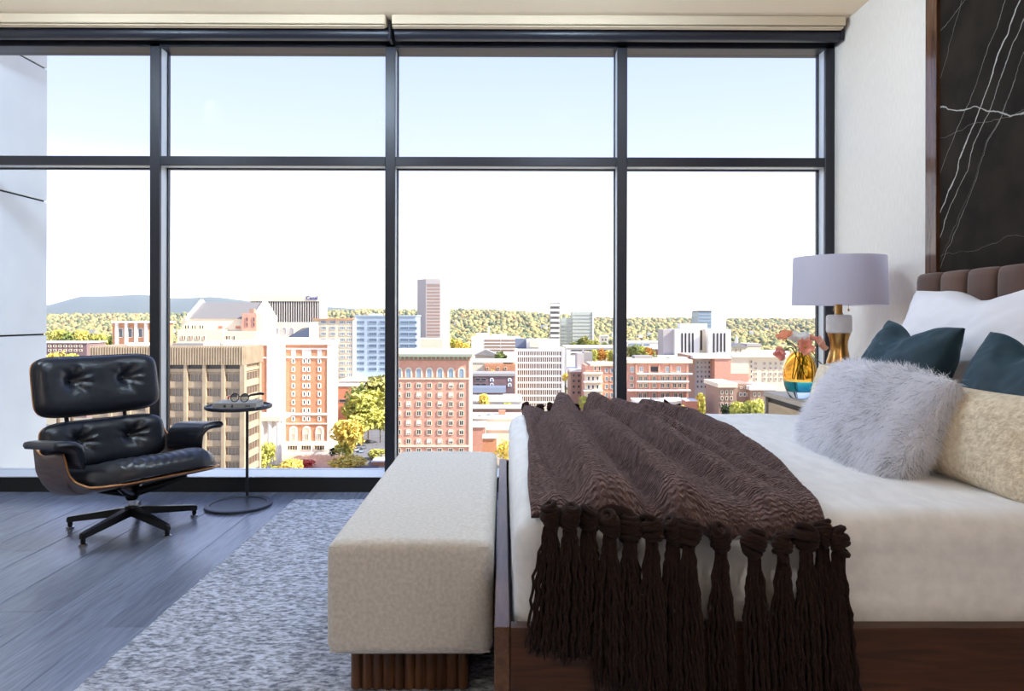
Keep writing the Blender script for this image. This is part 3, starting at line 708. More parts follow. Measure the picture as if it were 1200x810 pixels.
# ---- lounge chair
CX, CY, TH = -1.905, 3.60, math.radians(55)
ch = tag(empty('lounge_chair', (CX, CY, 0), TH), 'black leather lounge chair with walnut shells and headrest by the window', 'chair')
m_leath = M('black_leather', S(22, 25, 33), .30, col2=S(29, 32, 41), scale=30, detail=4, bump=.12, bscale=160, bdist=.0015, spec=.55)
m_ply = M('walnut_ply', S(98, 62, 40), .35, col2=S(62, 38, 24), scale=6, stretch=(.8, .8, 7), detail=6, distort=1., coat=.2)
m_plye = M('ply_edge', S(206, 148, 92), .5); m_castb = M('black_cast_metal', S(22, 22, 24), .35, metal=.3); m_chrome = M('chrome', S(205, 205, 205), .12, metal=1.)
def L3(A): A = np.array(A, float); A[..., 1] *= -1; return A      # (lat, fwd, z) -> chair local
def segrid(n_, m_, p):
    A, B = np.meshgrid(np.sin(np.linspace(-1, 1, n_)*math.pi/2*.98)/math.sin(math.pi/2*.98), np.sin(np.linspace(-1, 1, m_)*math.pi/2*.98)/math.sin(math.pi/2*.98), indexing='ij')
    mm = np.maximum(np.maximum(np.abs(A), np.abs(B)), 1e-9)
    s_ = (np.abs(A/mm)**p+np.abs(B/mm)**p)**(-1/p)
    return A*s_, B*s_, mm
def back_pad(name, C, hw, hh_, tilt, curve, T, btn, p=6., n_=64):
    ex = np.array([1, 0, 0]); eu = np.array([0, -math.sin(tilt), math.cos(tilt)]); en = np.array([0, math.cos(tilt), math.sin(tilt)]); C = np.array(C)
    def surf(x, y, off): return C+ex*x[..., None]+eu*y[..., None]+en*(curve*x*x+off)[..., None]
    a_, b_, mm = segrid(n_, n_, p); x, y = a_*hw, b_*hh_
    m = MB(); m.grid(L3(surf(x*1.015, y*1.015, -.012+0*x)))
    so = m.build(name+'_shell', [m_ply, m_plye], ch, smooth=50, world=False)
    so.location = (0, 0, 0)
    mo = so.modifiers.new('thickness', 'SOLIDIFY'); mo.thickness = .0085; mo.offset = 0; mo.use_rim = True; mo.material_offset_rim = 1
    off = T*np.maximum(1-mm**5, 0)**.5
    for (bx, by) in btn:
        dx, dy = x-bx, y-by; r = np.hypot(dx, dy); an = np.arctan2(dy, dx)
        off = off-T*.62*np.exp(-(r/.034)**2)-T*.22*np.exp(-(r/.085)**2)
        off = off+.0062*np.cos(an*8+bx*9+1.2*np.sin(an*2))*np.exp(-((r-.05)/.034)**2)*(.6+.5*np.sin(an+1))
    off = off+.003*fbm(x*12, y*12, 5, 3)*np.maximum(1-mm**4, 0)
    m = MB(); m.grid(L3(surf(x, y, off))); m.grid(L3(surf(x, y, -.005+0*x)))
    cu_ = m.build(name+'_cushion', m_leath, ch, smooth=180, weld=1e-5, world=False)
    # piping round the edge
    e = np.concatenate([np.stack([x[:, 0], y[:, 0]], 1), np.stack([x[-1, 1:], y[-1, 1:]], 1), np.stack([x[::-1, -1][1:], y[::-1, -1][1:]], 1), np.stack([x[0, ::-1][1:], y[0, ::-1][1:]], 1)])
    m = MB(); m.tube(L3(surf(e[:, 0], e[:, 1], .004+0*e[:, 0])), .0045, 6, cap=False); m.build('piping', m_leath, cu_, smooth=180, world=False)
    for (bx, by) in btn:
        q = L3(surf(np.array(bx), np.array(by), np.array(T*.24))); m = MB(); m.ball(q, .0085, 8); m.build('button', m_leath, cu_, smooth=180, world=False)
back_pad('headrest', (0, -.385, .708), .318, .158, .22, .42, .062, [(-.135, .025), (.135, .025)])
back_pad('backrest', (0, -.315, .405), .312, .125, .24, .55, .062, [(-.13, .015), (.13, .015)], p=5.)
for sx_ in (-.15, .15):
    m = MB(); m.tube(L3([(sx_, -.342, .47), (sx_, -.372, .53), (sx_, -.392, .60)]), .011, 8); m.build('spacer', m_castb, ch, world=False)
# seat shell
def bz(f): return .192+.118*np.clip((f+.18)/.54, 0, 1.2)**1.35+.05*np.clip((-.18-f)/.12, 0, 1)**2
fs_ = np.linspace(-.30, .365, 46); q_ = np.linspace(-1, 1, 49); rows = []
for f_ in fs_:
    w_ = .322*(1-.30*max(0, (f_-.20)/.165)**3); rc = .085
    hr = float(np.interp(f_, [-.30, -.05, .03, .06, .12, .25, .365], [.20, .215, .205, .10, .062, .022, .002]))
    ph = math.acos(max(-1, 1-min(hr, rc)/rc)); vert = max(0, hr-rc)
    flat = w_-rc*math.sin(ph); tot = flat+rc*ph+vert; row = []
    for q in q_:
        sgn = 1 if q >= 0 else -1; L_ = abs(q)*tot
        if L_ <= flat: x, z = L_, 0
        elif L_ <= flat+rc*ph: t = (L_-flat)/rc; x, z = flat+rc*math.sin(t), rc*(1-math.cos(t))
        else: x, z = flat+rc*math.sin(ph)+.10*(L_-flat-rc*ph), rc*(1-math.cos(ph))+(L_-flat-rc*ph)
        row.append((sgn*x, f_, float(bz(f_))+z))
    rows.append(row)
m = MB(); m.grid(L3(rows)); so = m.build('seat_shell', [m_ply, m_plye], ch, smooth=60, world=False)
mo = so.modifiers.new('thickness', 'SOLIDIFY'); mo.thickness = .0085; mo.offset = 0; mo.material_offset_rim = 1
# seat cushion
a_, b_, mm = segrid(70, 70, 4.2); x = a_*.292; f_ = .055+b_*.345
nose = sstep(.12, .38, f_)
thk = .118*np.maximum(1-mm**5, 0)**.5
rip = .0036*np.sin(x*135+3*np.sin(x*9)+f_*9+2*vnoise(x*14, f_*10, 8))*sstep(.10, .30, f_)*np.maximum(1-mm**6, 0)**.5*(1+.5*vnoise(x*20, f_*8, 4))
zt = bz(f_)+.014+thk+rip+.035*(x/.29)**2*(1-nose)-.03*np.exp(-((f_-.02)/.16)**2)*np.exp(-(x/.2)**2)
zb_ = bz(f_)+.010+.03*(np.abs(x)/.29)**6*(1-nose)
m = MB(); m.grid(L3(np.stack([x, f_, zt], -1))); m.grid(L3(np.stack([x, f_, zb_], -1)))
m.build('seat_cushion', m_leath, ch, smooth=180, weld=.001, world=False)
# arms: a swept hook-shaped pad
sec = [(.418, .474), (.402, .4755), (.37, .476), (.335, .470), (.312, .452), (.300, .425), (.296, .39), (.296, .352)]
for sd_ in (-1, 1):
    pts = np.array(sec); tg = np.gradient(pts, axis=0); tg /= np.linalg.norm(tg, axis=1, keepdims=True); nm = np.stack([-tg[:, 1], tg[:, 0]], 1)
    th_ = np.array([.016, .018, .018, .018, .017, .016, .015, .010])[:, None]
    loop = np.concatenate([pts+nm*th_, (pts-nm*th_)[::-1]]); cen = pts.repeat(1, 0); cl_ = np.concatenate([pts, pts[::-1]])
    rows = []
    for t in np.linspace(0, 1, 22):
        e = min(1, min(t, 1-t)/.06); k = math.sqrt(max(0.02, 1-(1-e)**2))
        l2 = cl_+(loop-cl_)*k
        f0 = -.20+.355*t
        rows.append([(sd_*p_[0], f0+(.018 if p_[1] < .44 else 0)*(1-2*t)*.5, p_[1]+.030*(t-.5)) for p_ in l2])
    m = MB(); m.grid(L3(rows), cv=True); o0 = len(rows[0]); m.f.append(tuple(range(o0))); m.m.append(0); m.f.append(tuple(len(m.v)-o0+i for i in range(o0))); m.m.append(0)
    m.build('armrest', m_leath, ch, smooth=180, world=False)
# pedestal
MB().lathe([(.034, .07), (.036, .10), (.030, .112), (.021, .113)], n=24).build('hub', m_castb, ch, world=False)
MB().lathe([(.019, .108), (.019, .145)], n=24).build('column', m_chrome, ch, world=False)
m = MB(); m.lathe([(.026, .142), (.030, .15), (.040, .185), (.05, .196)], n=24)
for (dx, dy, dz) in ((.17, .21, .262), (-.17, .21, .262), (.15, -.17, .205), (-.15, -.17, .205)):
    e = L3((dx, dy, dz)); m.tube([(0, 0, .175), (e[0]*.6, e[1]*.6, .175+(dz-.175)*.55), tuple(e)], [.024, .018, .011], 8)
m.build('swivel_mount', m_castb, ch, world=False)
for k in range(5):
    a = math.radians(-104+72*k)-TH; d_ = np.array([math.cos(a), math.sin(a)]); s_ = np.array([-d_[1], d_[0]]); rows = []
    for r_, zt_, zb0, hw in ((.015, .104, .066, .026), (.06, .100, .062, .024), (.16, .084, .050, .019), (.29, .064, .036, .0145), (.312, .060, .034, .0135), (.318, .052, .036, .010)):
        c_ = d_*r_; rows.append([(*(c_+s_*hw), zb0), (*(c_-s_*hw), zb0), (*(c_-s_*hw*.75), zt_), (*(c_+s_*hw*.75), zt_)])
    m = MB(); m.grid(np.array(rows), cv=True); o0 = len(m.v); m.f.append((o0-4, o0-3, o0-2, o0-1)); m.m.append(0)
    m.lathe([(.0115, .0125), (.0115, .05)], (*(d_*.304), 0), 12)
    lg = m.build('leg', m_castb, ch, smooth=30, world=False)
    m = MB(); m.lathe([(.0175, .0005), (.0195, .004), (.0195, .009), (.012, .0125)], (*(d_*.304), 0), 16); m.build('glide', m_chrome, lg, world=False)
# ================================================================== the city outside
G0 = -61.0
def terr(X, Y):
    X = np.asarray(X, float); Y = np.asarray(Y, float); u = U0+F*X/np.maximum(Y, 1)
    vm = np.interp(u, [-300, 60, 200, 380, 450, 530, 600, 720, 960, 1300], [374, 373, 372, 369, 366, 366, 369, 376, 377, 377])
    zm = H+(V0-vm)*3600/F; am = (zm-G0)
    vf = np.interp(u, [-400, 30, 60, 80, 95, 130, 165, 205, 250, 290, 330, 400, 440, 520, 620, 1400], [370, 361, 358, 352, 348, 348, 346, 351, 348.5, 353, 358, 361, 364, 372, 376, 377])
    zf = H+(V0-vf)*10500/F; af = zf-G0
    t1 = np.exp(-((Y-3600)/1100)**2); t2 = np.exp(-((Y-10500)/2300)**2)
    rough = fbm(X/420, Y/600, 201, 4)
    return G0+np.maximum(am*t1*(1+.16*rough), 0)+af*t2*(1+.05*fbm(X/500, Y/900, 203, 4))
ysr = np.geomspace(60, 13500, 110); us = np.linspace(-900, 2100, 260)
UU, YY = np.meshgrid(us, ysr, indexing='ij'); XX = (UU-U0)*YY/F
m_grd = M('town_ground', S(160, 150, 136), .9, col2=S(122, 120, 108), scale=.02, detail=6)
n, l = m_grd.node_tree.nodes, m_grd.node_tree.links; pbn = n['Principled BSDF']; bs = pbn.inputs['Base Color'].links[0].from_socket
ge = n.new('ShaderNodeNewGeometry'); sx = n.new('ShaderNodeSeparateXYZ'); l.new(ge.outputs['Position'], sx.inputs[0])
mr = n.new('ShaderNodeMapRange'); mr.inputs[1].default_value = 480; mr.inputs[2].default_value = 640; l.new(sx.outputs['Y'], mr.inputs[0])
wn = n.new('ShaderNodeTexNoise'); wn.inputs['Scale'].default_value = .012; wn.inputs['Detail'].default_value = 8; l.new(ge.outputs['Position'], wn.inputs['Vector'])
cr = n.new('ShaderNodeValToRGB'); cr.color_ramp.elements[0].position = .35; cr.color_ramp.elements[0].color = (*S(92, 98, 62), 1); cr.color_ramp.elements[1].position = .65; cr.color_ramp.elements[1].color = (*S(150, 132, 78), 1); l.new(wn.outputs['Fac'], cr.inputs[0])
mf = n.new('ShaderNodeMapRange'); mf.inputs[1].default_value = 4200; mf.inputs[2].default_value = 6500; l.new(sx.outputs['Y'], mf.inputs[0])
md = n.new('ShaderNodeMix'); md.data_type = 'RGBA'; l.new(mf.outputs[0], md.inputs[0]); l.new(cr.outputs[0], md.inputs[6]); md.inputs[7].default_value = (*S(74, 84, 70), 1)
mxx = n.new('ShaderNodeMix'); mxx.data_type = 'RGBA'; l.new(mr.outputs[0], mxx.inputs[0]); l.new(bs, mxx.inputs[6]); l.new(md.outputs[2], mxx.inputs[7]); l.new(mxx.outputs[2], pbn.inputs['Base Color'])
m = MB(); m.grid(np.stack([XX, YY, terr(XX, YY)], -1)); grd = struct(m.build('ground', m_grd, None, smooth=180))
m_asph = M('asphalt', S(112, 112, 118), .8, col2=S(98, 98, 106), scale=.3); m_pav = M('plaza_brick', S(196, 158, 140), .85, col2=S(180, 140, 122), scale=.4)
def flat(name, mat, pts, z): m = MB(); n_ = len(pts); m.add([(x, y, z) for x, y in pts]+[(x, y, z-.2) for x, y in pts], [tuple(range(n_)), tuple(range(2*n_-1, n_-1, -1))]+[(i, (i+1) % n_, n_+(i+1) % n_, n_+i) for i in range(n_)]); return struct(m.build(name, mat, None, 0))
flat('street', m_asph, [(PX(398, 270), 270), (PX(440, 270), 270), (PX(462, 420), 420), (PX(436, 420), 420)], G0+.25)
flat('plaza', m_pav, [(PX(322, 270), 270), (PX(396, 270), 270), (PX(404, 314), 314), (PX(330, 314), 314)], G0+.26)

cm = {}
def C(name, rgb, rough=.8, **k):
    if name not in cm: cm[name] = M(name, S(*rgb), rough, **k)
    return cm[name]
c_conc = C('tan_concrete', (168, 150, 128), col2=S(156, 138, 116), scale=.4); c_cream = C('cream_stone', (226, 212, 188)); c_white = C('stucco_and_sunlit_white', (236, 232, 226)); c_brick = C('orange_brick', (204, 148, 114), col2=S(196, 138, 104), scale=.8)  # c_white also stands in for sunlight on some side faces
c_pink = C('pink_brick', (208, 158, 138), col2=S(200, 148, 128), scale=.8); c_slate = C('grey_slate', (150, 146, 144), .7); c_dark = C('dark_cladding', (62, 58, 60), .5); c_fin = C('pale_fin', (206, 198, 190)); c_glass = C('city_glass', (70, 74, 84), .12, spec=.8)
c_glassb = C('brown_city_glass', (92, 78, 70), .15, spec=.8); c_blue = C('blue_glass', (132, 156, 178), .15, spec=.8); c_pale = C('pale_blue_panel', (158, 174, 190), .5); c_green = C('verdigris_cornice', (150, 156, 138)); c_grey = C('grey_panel', (182, 174, 172)); c_red = C('red_brick', (200, 132, 108))
c_brown = C('brown_brick', (164, 134, 118)); c_roofg = C('dark_slate_roof', (122, 118, 117), .8); c_bgl = C('steel_blue_glass', (98, 112, 132), .2, spec=.8); c_dark2 = C('brown_tinted_glass', (104, 82, 74), .3); c_hazeg = C('pale_green_glass', (176, 184, 180), .2, spec=.7); c_purp = C('purple_brick', (128, 104, 106)); c_roofw = C('white_roof', (232, 228, 222)); c_louv = C('blue_grey_louvre', (118, 128, 146), .6)

FOOT = []
def building(name, label, u0, u1, Y, depth):
    FOOT.append((PX(u0, Y), PX(u1, Y), Y, Y+depth))
    return tag(empty(name, (PX((u0+u1)/2, Y), Y+depth/2, G0)), label, 'building')
def blk(root, name, mat, u0, u1, vt, Y, depth, vb=None, Yp=None):
    """box whose front face spans pixels u0..u1 at distance Y, top at vt, bottom at vb or the ground"""
    return boxo(name, mat, root, PX(u0, Y), PX(u1, Y), Y, Y+depth, G0 if vb is None else PZ(vb, Y), PZ(vt, Y), smooth=0)
_wm = {}
def wmesh(w_, h_, fr, gl, fw, arch=False, bars=0):
    key = (round(w_, 2), round(h_, 2), fr.name, gl.name, round(fw, 2), arch, bars)
    if key in _wm: return _wm[key]
    m = MB()
    if arch:
        na = 8; r = w_/2
        def ol(k, y): return [(-k*w_/2, y, -h_/2-(0 if k == 1 else -fw)*0)]+[(k*w_/2, y, -h_/2)]+[(k*r*math.cos(t), y, h_/2-r+k*r*math.sin(t)) for t in np.linspace(0, math.pi, na)]
        o_, i_ = ol(1., -.25), ol(1-2*fw/w_, -.25); nn_ = len(o_)
        m.add(o_+i_, [(a, (a+1) % nn_, nn_+(a+1) % nn_, nn_+a) for a in range(nn_)], 0)
        m.add([(x, .0, z) for x, y, z in o_]+o_, [(a, (a+1) % nn_, nn_+(a+1) % nn_, nn_+a) for a in range(nn_)], 0)
        m.add([(x, -.1, z) for x, y, z in i_], [tuple(range(nn_))], 1)
    else:
        for (x0, x1, z0, z1) in ((-w_/2, w_/2, h_/2-fw, h_/2), (-w_/2, w_/2, -h_/2, -h_/2+fw), (-w_/2, -w_/2+fw, -h_/2, h_/2), (w_/2-fw, w_/2, -h_/2, h_/2)): m.box(x0, x1, -.25, .0, z0, z1, 0)
        for b in range(bars): x = -w_/2+w_*(b+1)/(bars+1); m.box(x-fw*.35, x+fw*.35, -.2, 0, -h_/2, h_/2, 0)
        m.box(-w_/2+fw*.5, w_/2-fw*.5, -.1, -.02, -h_/2+fw*.5, h_/2-fw*.5, 1)
    me = m.mesh('window', [fr, gl], 0); _wm[key] = me; return me
def wins(root, us, vs_, wp, hp, Y, fr, gl, fw=.25, arch=False, bars=0, proud=.0, name='window'):
    me = wmesh(wp*Y/F, hp*Y/F, fr, gl, fw, arch, bars); rl = root.location
    for v_ in vs_:
        for u in us: link(name, me, root, (PX(u, Y)-rl.x, Y-proud-rl.y, PZ(v_, Y)-rl.z))
def side_wins(root, X, ys, zs, w_, h_, fr, gl, fw=.25, bars=0):
    me = wmesh(w_, h_, fr, gl, fw, False, bars); rl = root.location
    for z in zs:
        for y in ys: o = link('window', me, root, (X-rl.x, y-rl.y, z-rl.z)); o.rotation_euler = (0, 0, math.pi/2)

# --- tan concrete office close to the window
Y = 178.; D_ = 13.
b_ = building('office_block', 'tan concrete office block with ribbed parapet behind the lounge chair', 108, 285, Y, D_)
boxo('core', c_conc, b_, PX(108, Y)+.5, PX(285, Y)-.5, Y+.8, Y+D_-.5, G0, PZ(409, Y), smooth=0)
rowv = [443+17.2*k for k in range(11)]
for k in range(12):
    v_ = 443+17.2*(k-.5)
    boxo('spandrel', c_conc, b_, PX(108, Y), PX(285, Y), Y+.35, Y+D_, PZ(v_+3.6 if k else 436.5, Y), PZ(v_-3.6 if k else 433, Y), smooth=0)
prs = [218.3-22*k for k in range(0, 5)]+[240.3, 262.3]
for u in prs: boxo('pier', c_conc, b_, PX(u-1.9, Y), PX(u+1.9, Y), Y-.25, Y+.9, G0, PZ(428, Y), smooth=0)
boxo('pier', c_conc, b_, PX(282, Y), PX(287.5, Y), Y-.25, Y+1.2, G0, PZ(428, Y), smooth=0)
boxo('pier', c_conc, b_, PX(285, Y)-1.2, PX(285, Y)+.25, Y+D_-1.2, Y+D_+.2, G0, PZ(428, Y), smooth=0)
m = MB(); m.box(PX(107.5, Y), PX(287, Y), Y-.2, Y+D_, PZ(428, Y), PZ(406.5, Y))
q = 107.5
while q < 286.5: m.box(PX(q, Y), PX(q+1.5, Y), Y-.55, Y-.15, PZ(428, Y), PZ(407, Y)); q += 3.0
yq = Y
while yq < Y+D_-.3: m.box(PX(287, Y)-.1, PX(287, Y)+.3, yq, yq+.35, PZ(428, Y), PZ(407, Y)); yq += .7
pa = m.build('parapet', c_conc, b_, 0)
wins(b_, [218.3-11+22*k for k in range(-4, 4)], rowv, 18.4, 10.2, Y+.85, c_conc, c_glassb, .18, bars=3)
wins(b_, [218.3-11+22*k for k in range(-4, 4)], [430.5], 18.4, 5, Y+.85, c_dark, c_dark, .1)
side_wins(b_, PX(285, Y)-.5, [Y+D_/2], [PZ(v_, Y) for v_ in rowv], D_-3, 2.25, c_conc, c_glassb, .18, bars=4)
for (u0, u1, vt, dy, mt) in ((203, 239, 403, 3, c_slate), (240, 254, 401, 6, c_roofw), (262, 268, 399, 8, c_roofw), (150, 170, 402.5, 4, c_roofw)): boxo('roof_unit', mt, b_, PX(u0, Y+dy), PX(u1, Y+dy), Y+dy, Y+dy+3, PZ(406.7, Y), PZ(vt, Y+dy), smooth=0)

# --- white columned building further left
Y = 262.
b_ = building('columned_building', 'white columned building with orange infill behind the chair headrest', 132, 178, Y, 15)
blk(b_, 'wall', c_brick, 133, 182, 379, Y+1, 15)
blk(b_, 'roof_slab', c_white, 132, 183, 377.5, Y-.5, 16, 379.3)
for u in (137.5, 148.5, 160, 171.5): blk(b_, 'column', c_white, u-1.6, u+1.6, 379, Y, 1.2)
wins(b_, (143, 154, 166), (391,), 5.5, 11, Y+1, c_white, c_glass, .2)
# --- dark low office and far left bits
Y = 430.
b_ = building('low_office', 'long low grey office among trees at the far left', 55, 104, Y, 20)
blk(b_, 'wall', c_purp, 30, 103, 402.5, Y, 20); blk(b_, 'roof_slab', c_roofw, 29, 104, 401.6, Y-.5, 21, 403)
wins(b_, [36+6*k for k in range(11)], (406.5, 411.5), 3.6, 3, Y, c_cream, c_glass, .3)

# --- gabled cream building
Y = 345.; D_ = 32.
b_ = building('gabled_building', 'cream stone building with steep grey slate roof and white gables', 205, 312, Y, D_)
blk(b_, 'wall', c_cream, 214, 296, 373.5, Y, D_)
x0, x1 = PX(221, Y), PX(297, Y); ze, zr_ = PZ(374, Y), PZ(355, Y+D_/2)
m = MB(); m.add([(x0, Y-.4, ze), (x1, Y-.4, ze), (x1, Y+D_/2, zr_), (x0, Y+D_/2, zr_), (x0, Y+D_+.4, ze), (x1, Y+D_+.4, ze)], [(0, 1, 2, 3), (3, 2, 5, 4), (0, 3, 4), (1, 5, 2), (0, 4, 5, 1)]); m.build('roof', c_roofg, b_, 0)
for xx in (x0-.8, x1-.2):
    m = MB(); pts = [(Y-1, ze-1), (Y-1, ze+.6), (Y+D_/2, zr_+1.4), (Y+D_+1, ze+.6), (Y+D_+1, ze-1)]; m.add([(xx, a, b) for a, b in pts]+[(xx+1.4, a, b) for a, b in pts], [(0, 1, 2, 3, 4), (9, 8, 7, 6, 5)]+[(i, (i+1) % 5, 5+(i+1) % 5, 5+i) for i in range(5)]); m.build('gable', c_white, b_, 0)
boxo('gable_wall', c_white, b_, x1, x1+1.05, Y, Y+D_, G0, ze, smooth=0)
blk(b_, 'lower_wing', c_cream, 209, 262, 387, Y-6, 8); blk(b_, 'lower_wing', c_cream, 262, 300, 389, Y-5, 6)
wins(b_, (218.5, 221.5, 226.5, 229.8, 235.2, 238.5), (384,), 2.2, 4.4, Y, c_cream, c_dark, .12)
wins(b_, (214.5, 217.5, 223, 226, 231.5, 234.6, 240), (396.5,), 2.2, 4.6, Y-6, c_cream, c_brown, .12)
wins(b_, (266.5, 269.5, 275), (396.5,), 2.2, 4.6, Y-5, c_cream, c_dark, .12)
wins(b_, (259, 279.5), (384.3,), 5, 3, Y, c_red, c_red, .12)
blk(b_, 'chimney_block', c_pink, 284, 301, 367.5, Y-3, 6); blk(b_, 'chimney', c_brown, 292.5, 298, 362.5, Y-2, 3)
wins(b_, (290, 298), (375, 381), 3, 4.6, Y-3, c_pink, c_purp, .12)

# --- striped tower with blue lettering
Y = 490.; D_ = 21.
b_ = building('striped_tower', 'dark vertically striped tower with cream top and small blue lettering', 294, 374, Y, D_)
blk(b_, 'core', c_dark, 294, 374, 354, Y+.6, D_)
blk(b_, 'crown', c_cream, 293, 375, 346.5, Y-.5, D_+1, 353.6)
boxo('side_wall', c_white, b_, PX(374, Y), PX(374, Y)+.6, Y, Y+D_, G0, PZ(353.6, Y), smooth=0)  # sunlit side of the dark tower, its brightness set in the colour
q = 294.6; mef = None
while q < 374:
    if mef is None: m = MB(); m.box(-.30, .30, -.1, .9, 0, PZ(353.6, Y)-G0); mef = m.mesh('fin', c_fin, 0)
    link('fin', mef, b_, (PX(q, Y)-b_.location.x, Y-b_.location.y, 0)); q += 2.78
c_sign = C('blue_sign', (40, 70, 160))
fd = bpy.data.curves.new('sign_text', 'FONT'); fd.body = 'Canal'; fd.size = 3.6; fd.extrude = .15; fd.align_x = 'CENTER'; fd.materials.append(c_sign)
fo = bpy.data.objects.new('sign_text', fd); COL.objects.link(fo); dg = bpy.context.evaluated_depsgraph_get()
sg_me = bpy.data.meshes.new_from_object(fo.evaluated_get(dg)); bpy.data.objects.remove(fo)
so = link('sign_lettering', sg_me, b_, (PX(366, Y)-b_.location.x, Y-.7-b_.location.y, PZ(351.6, Y)-G0)); so.rotation_euler = (math.pi/2, 0, 0); so['label'] = 'blue lettering reading Canal'
# low white arcade in front of it
Y = 390.
b_ = building('arcade_building', 'white arcaded building with sloped dark glass roof below the striped tower', 300, 362, Y, 18)
blk(b_, 'wall', c_cream, 316, 363, 378.5, Y, 18); wins(b_, (324, 333.5, 342), (388,), 6, 8, Y, c_white, c_grey, .3, arch=True)
m = MB(); m.add([P(337, 396, Y-8), P(363, 396, Y-8), P(363, 384, Y-.2), (PX(355, Y), Y-.2, PZ(385, Y)), P(363, 396, Y-.1), P(337, 396, Y-.1)], [(0, 1, 2, 3), (1, 4, 2), (0, 3, 5), (0, 5, 4, 1), (3, 2, 4, 5)]); m.build('glass_roof', c_glass, b_, 0)
blk(b_, 'podium', c_white, 316, 365, 396, Y-9, 9)

# --- orange brick hotel with white trim
Y = 316.
b_ = building('brick_hotel', 'tall orange brick hotel with white trim and arched ground floor', 306, 388, Y, 14)
blk(b_, 'wall', c_brick, 333, 387, 402, Y, 13.)
boxo('quoin', c_white, b_, PX(384, Y), PX(387.4, Y)+.3, Y-.3, Y+13.2, G0, PZ(402, Y), smooth=0)  # white quoin, carried over the side face as painted-in sunlight
blk(b_, 'quoin', c_white, 327, 335, 402, Y-.3, 3)
blk(b_, 'cornice', c_white, 326, 389, 399.5, Y-1.2, 15, 404.5); blk(b_, 'belt', c_white, 333, 387, 408.2, Y-.15, 2, 410.2)
for vv in ((418.2, 420.2), (484.6, 487), (496.4, 497.6)): blk(b_, 'belt', c_white, 334, 386, vv[0], Y-.45, 2, vv[1])
cols = (344.4, 357, 362.2, 374.8)
for u in cols: blk(b_, 'window_bay', c_white, u-2.6, u+2.6, 410, Y-.12, 1, 418.3)
wins(b_, cols, [413.9+9.65*k for k in range(9)], 4.0, 6.2, Y, c_white, c_glass, .42)
wins(b_, (344.5, 360, 375), (508.5,), 9.4, 18, Y, c_white, c_cream, .8, arch=True)
wins(b_, (344.5, 360, 375), (512.5,), 4.6, 8, Y-.2, c_cream, c_grey, .2, bars=1)
blk(b_, 'ground_storey', c_white, 333, 388, 518, Y-.8, 3)
wins(b_, (343.5, 359.5, 375), (525,), 12, 6, Y-.8, c_cream, c_dark, .25, bars=3)
Yw = 300.
blk(b_, 'wing', c_brick, 270, 313.5, 404, Yw, 30); blk(b_, 'wing_cornice', c_white, 269, 314.5, 400.5, Yw-1, 31, 405.5); blk(b_, 'belt', c_white, 270, 314, 419, Yw-.3, 2, 420.6)
boxo('side_wall', c_white, b_, PX(313.5, Yw), PX(313.5, Yw)+.4, Yw-.3, Y+1, G0, PZ(404, Yw), smooth=0)  # right face of the brick wing, its sunlight put in as white
side_wins(b_, PX(313.5, Yw)+.4, (Yw+4, Yw+9, Yw+13), [PZ(428+9.65*k, Yw) for k in range(8)], 1.5, 2., c_white, c_cream, .3)
Y = 284.
b_ = building('classical_building', 'small white classical building with columns beside the brick hotel', 300, 329, Y, 12)
blk(b_, 'wall', c_white, 285, 322, 492, Y+3, 10); blk(b_, 'entablature', c_cream, 284, 329, 489, Y-1, 14, 494)
for u in (307, 316.5, 326.5):
    m = MB(); m.lathe([(1., G0), (.95, G0+8), (.85, PZ(494, Y))], (PX(u, Y), Y+.3, 0), 12); m.build('column', c_white, b_)

# --- glass office, beige and blue halves
Y = 440.
b_ = building('glass_office', 'wide mid-rise office, beige grid half and pale blue glass half', 375, 488, Y, 25)
blk(b_, 'beige_half', c_cream, 368, 415, 374.5, Y, 25); blk(b_, 'roof_edge', c_brick, 366, 416, 373.6, Y-1, 26, 375)
blk(b_, 'blue_half', c_pale, 415.5, 487, 371, Y+2, 25); blk(b_, 'corner_fin', c_white, 413.5, 416.5, 373, Y-.5, 3); blk(b_, 'penthouse', c_roofw, 432, 446, 368, Y+8, 8, 371)
blk(b_, 'roof_edge', c_pale, 415, 488, 369.6, Y+1.5, 26, 371.2)
wins(b_, (379.3, 390.3, 401.5, 409.8), [378.2+6.85*k for k in range(10)], 6.6, 4.4, Y, c_cream, c_blue, .3, bars=2)
wins(b_, (422.5, 437, 450, 462, 474, 484), [378.2+6.85*k for k in range(9)], 9.6, 3.7, Y+2, c_blue, c_bgl, .25, bars=4)

# --- tall tower
Y = 565.
b_ = building('office_tower', 'tallest pale office tower with rows of small brownish windows', 489, 525, Y, 30)
pts = [(PX(499, Y), Y), (PX(516, Y), Y), (PX(525.5, Y+14), Y+14), (PX(525.5, Y+14), Y+30), (PX(489, Y+14), Y+30), (PX(489, Y+14), Y+14)]
m = MB(); z1 = PZ(327, Y); m.add([(x, y, G0) for x, y in pts]+[(x, y, z1) for x, y in pts], [tuple(range(6)), tuple(range(11, 5, -1))]+[(i, (i+1) % 6, 6+(i+1) % 6, 6+i) for i in range(6)]); m.build('shaft', c_grey, b_, 0)
blk(b_, 'crown_panel', c_grey, 499, 516, 327, Y-.3, 1, 333)
me_r = None
for k in range(17):
    if me_r is None:
        m = MB()
        for j in range(9): x = PX(500.5+1.75*j, Y)-PX(499, Y); m.box(x, x+.85, -.1, .2, -.75, .75)
        me_r = m.mesh('window_row', c_brown, 0)
    link('window_row', me_r, b_, (PX(499, Y)-b_.location.x, Y-b_.location.y, PZ(335.5+3.8*k, Y)-G0))
blk(b_, 'podium', c_cream, 488, 519, 397.5, Y-40, 30)

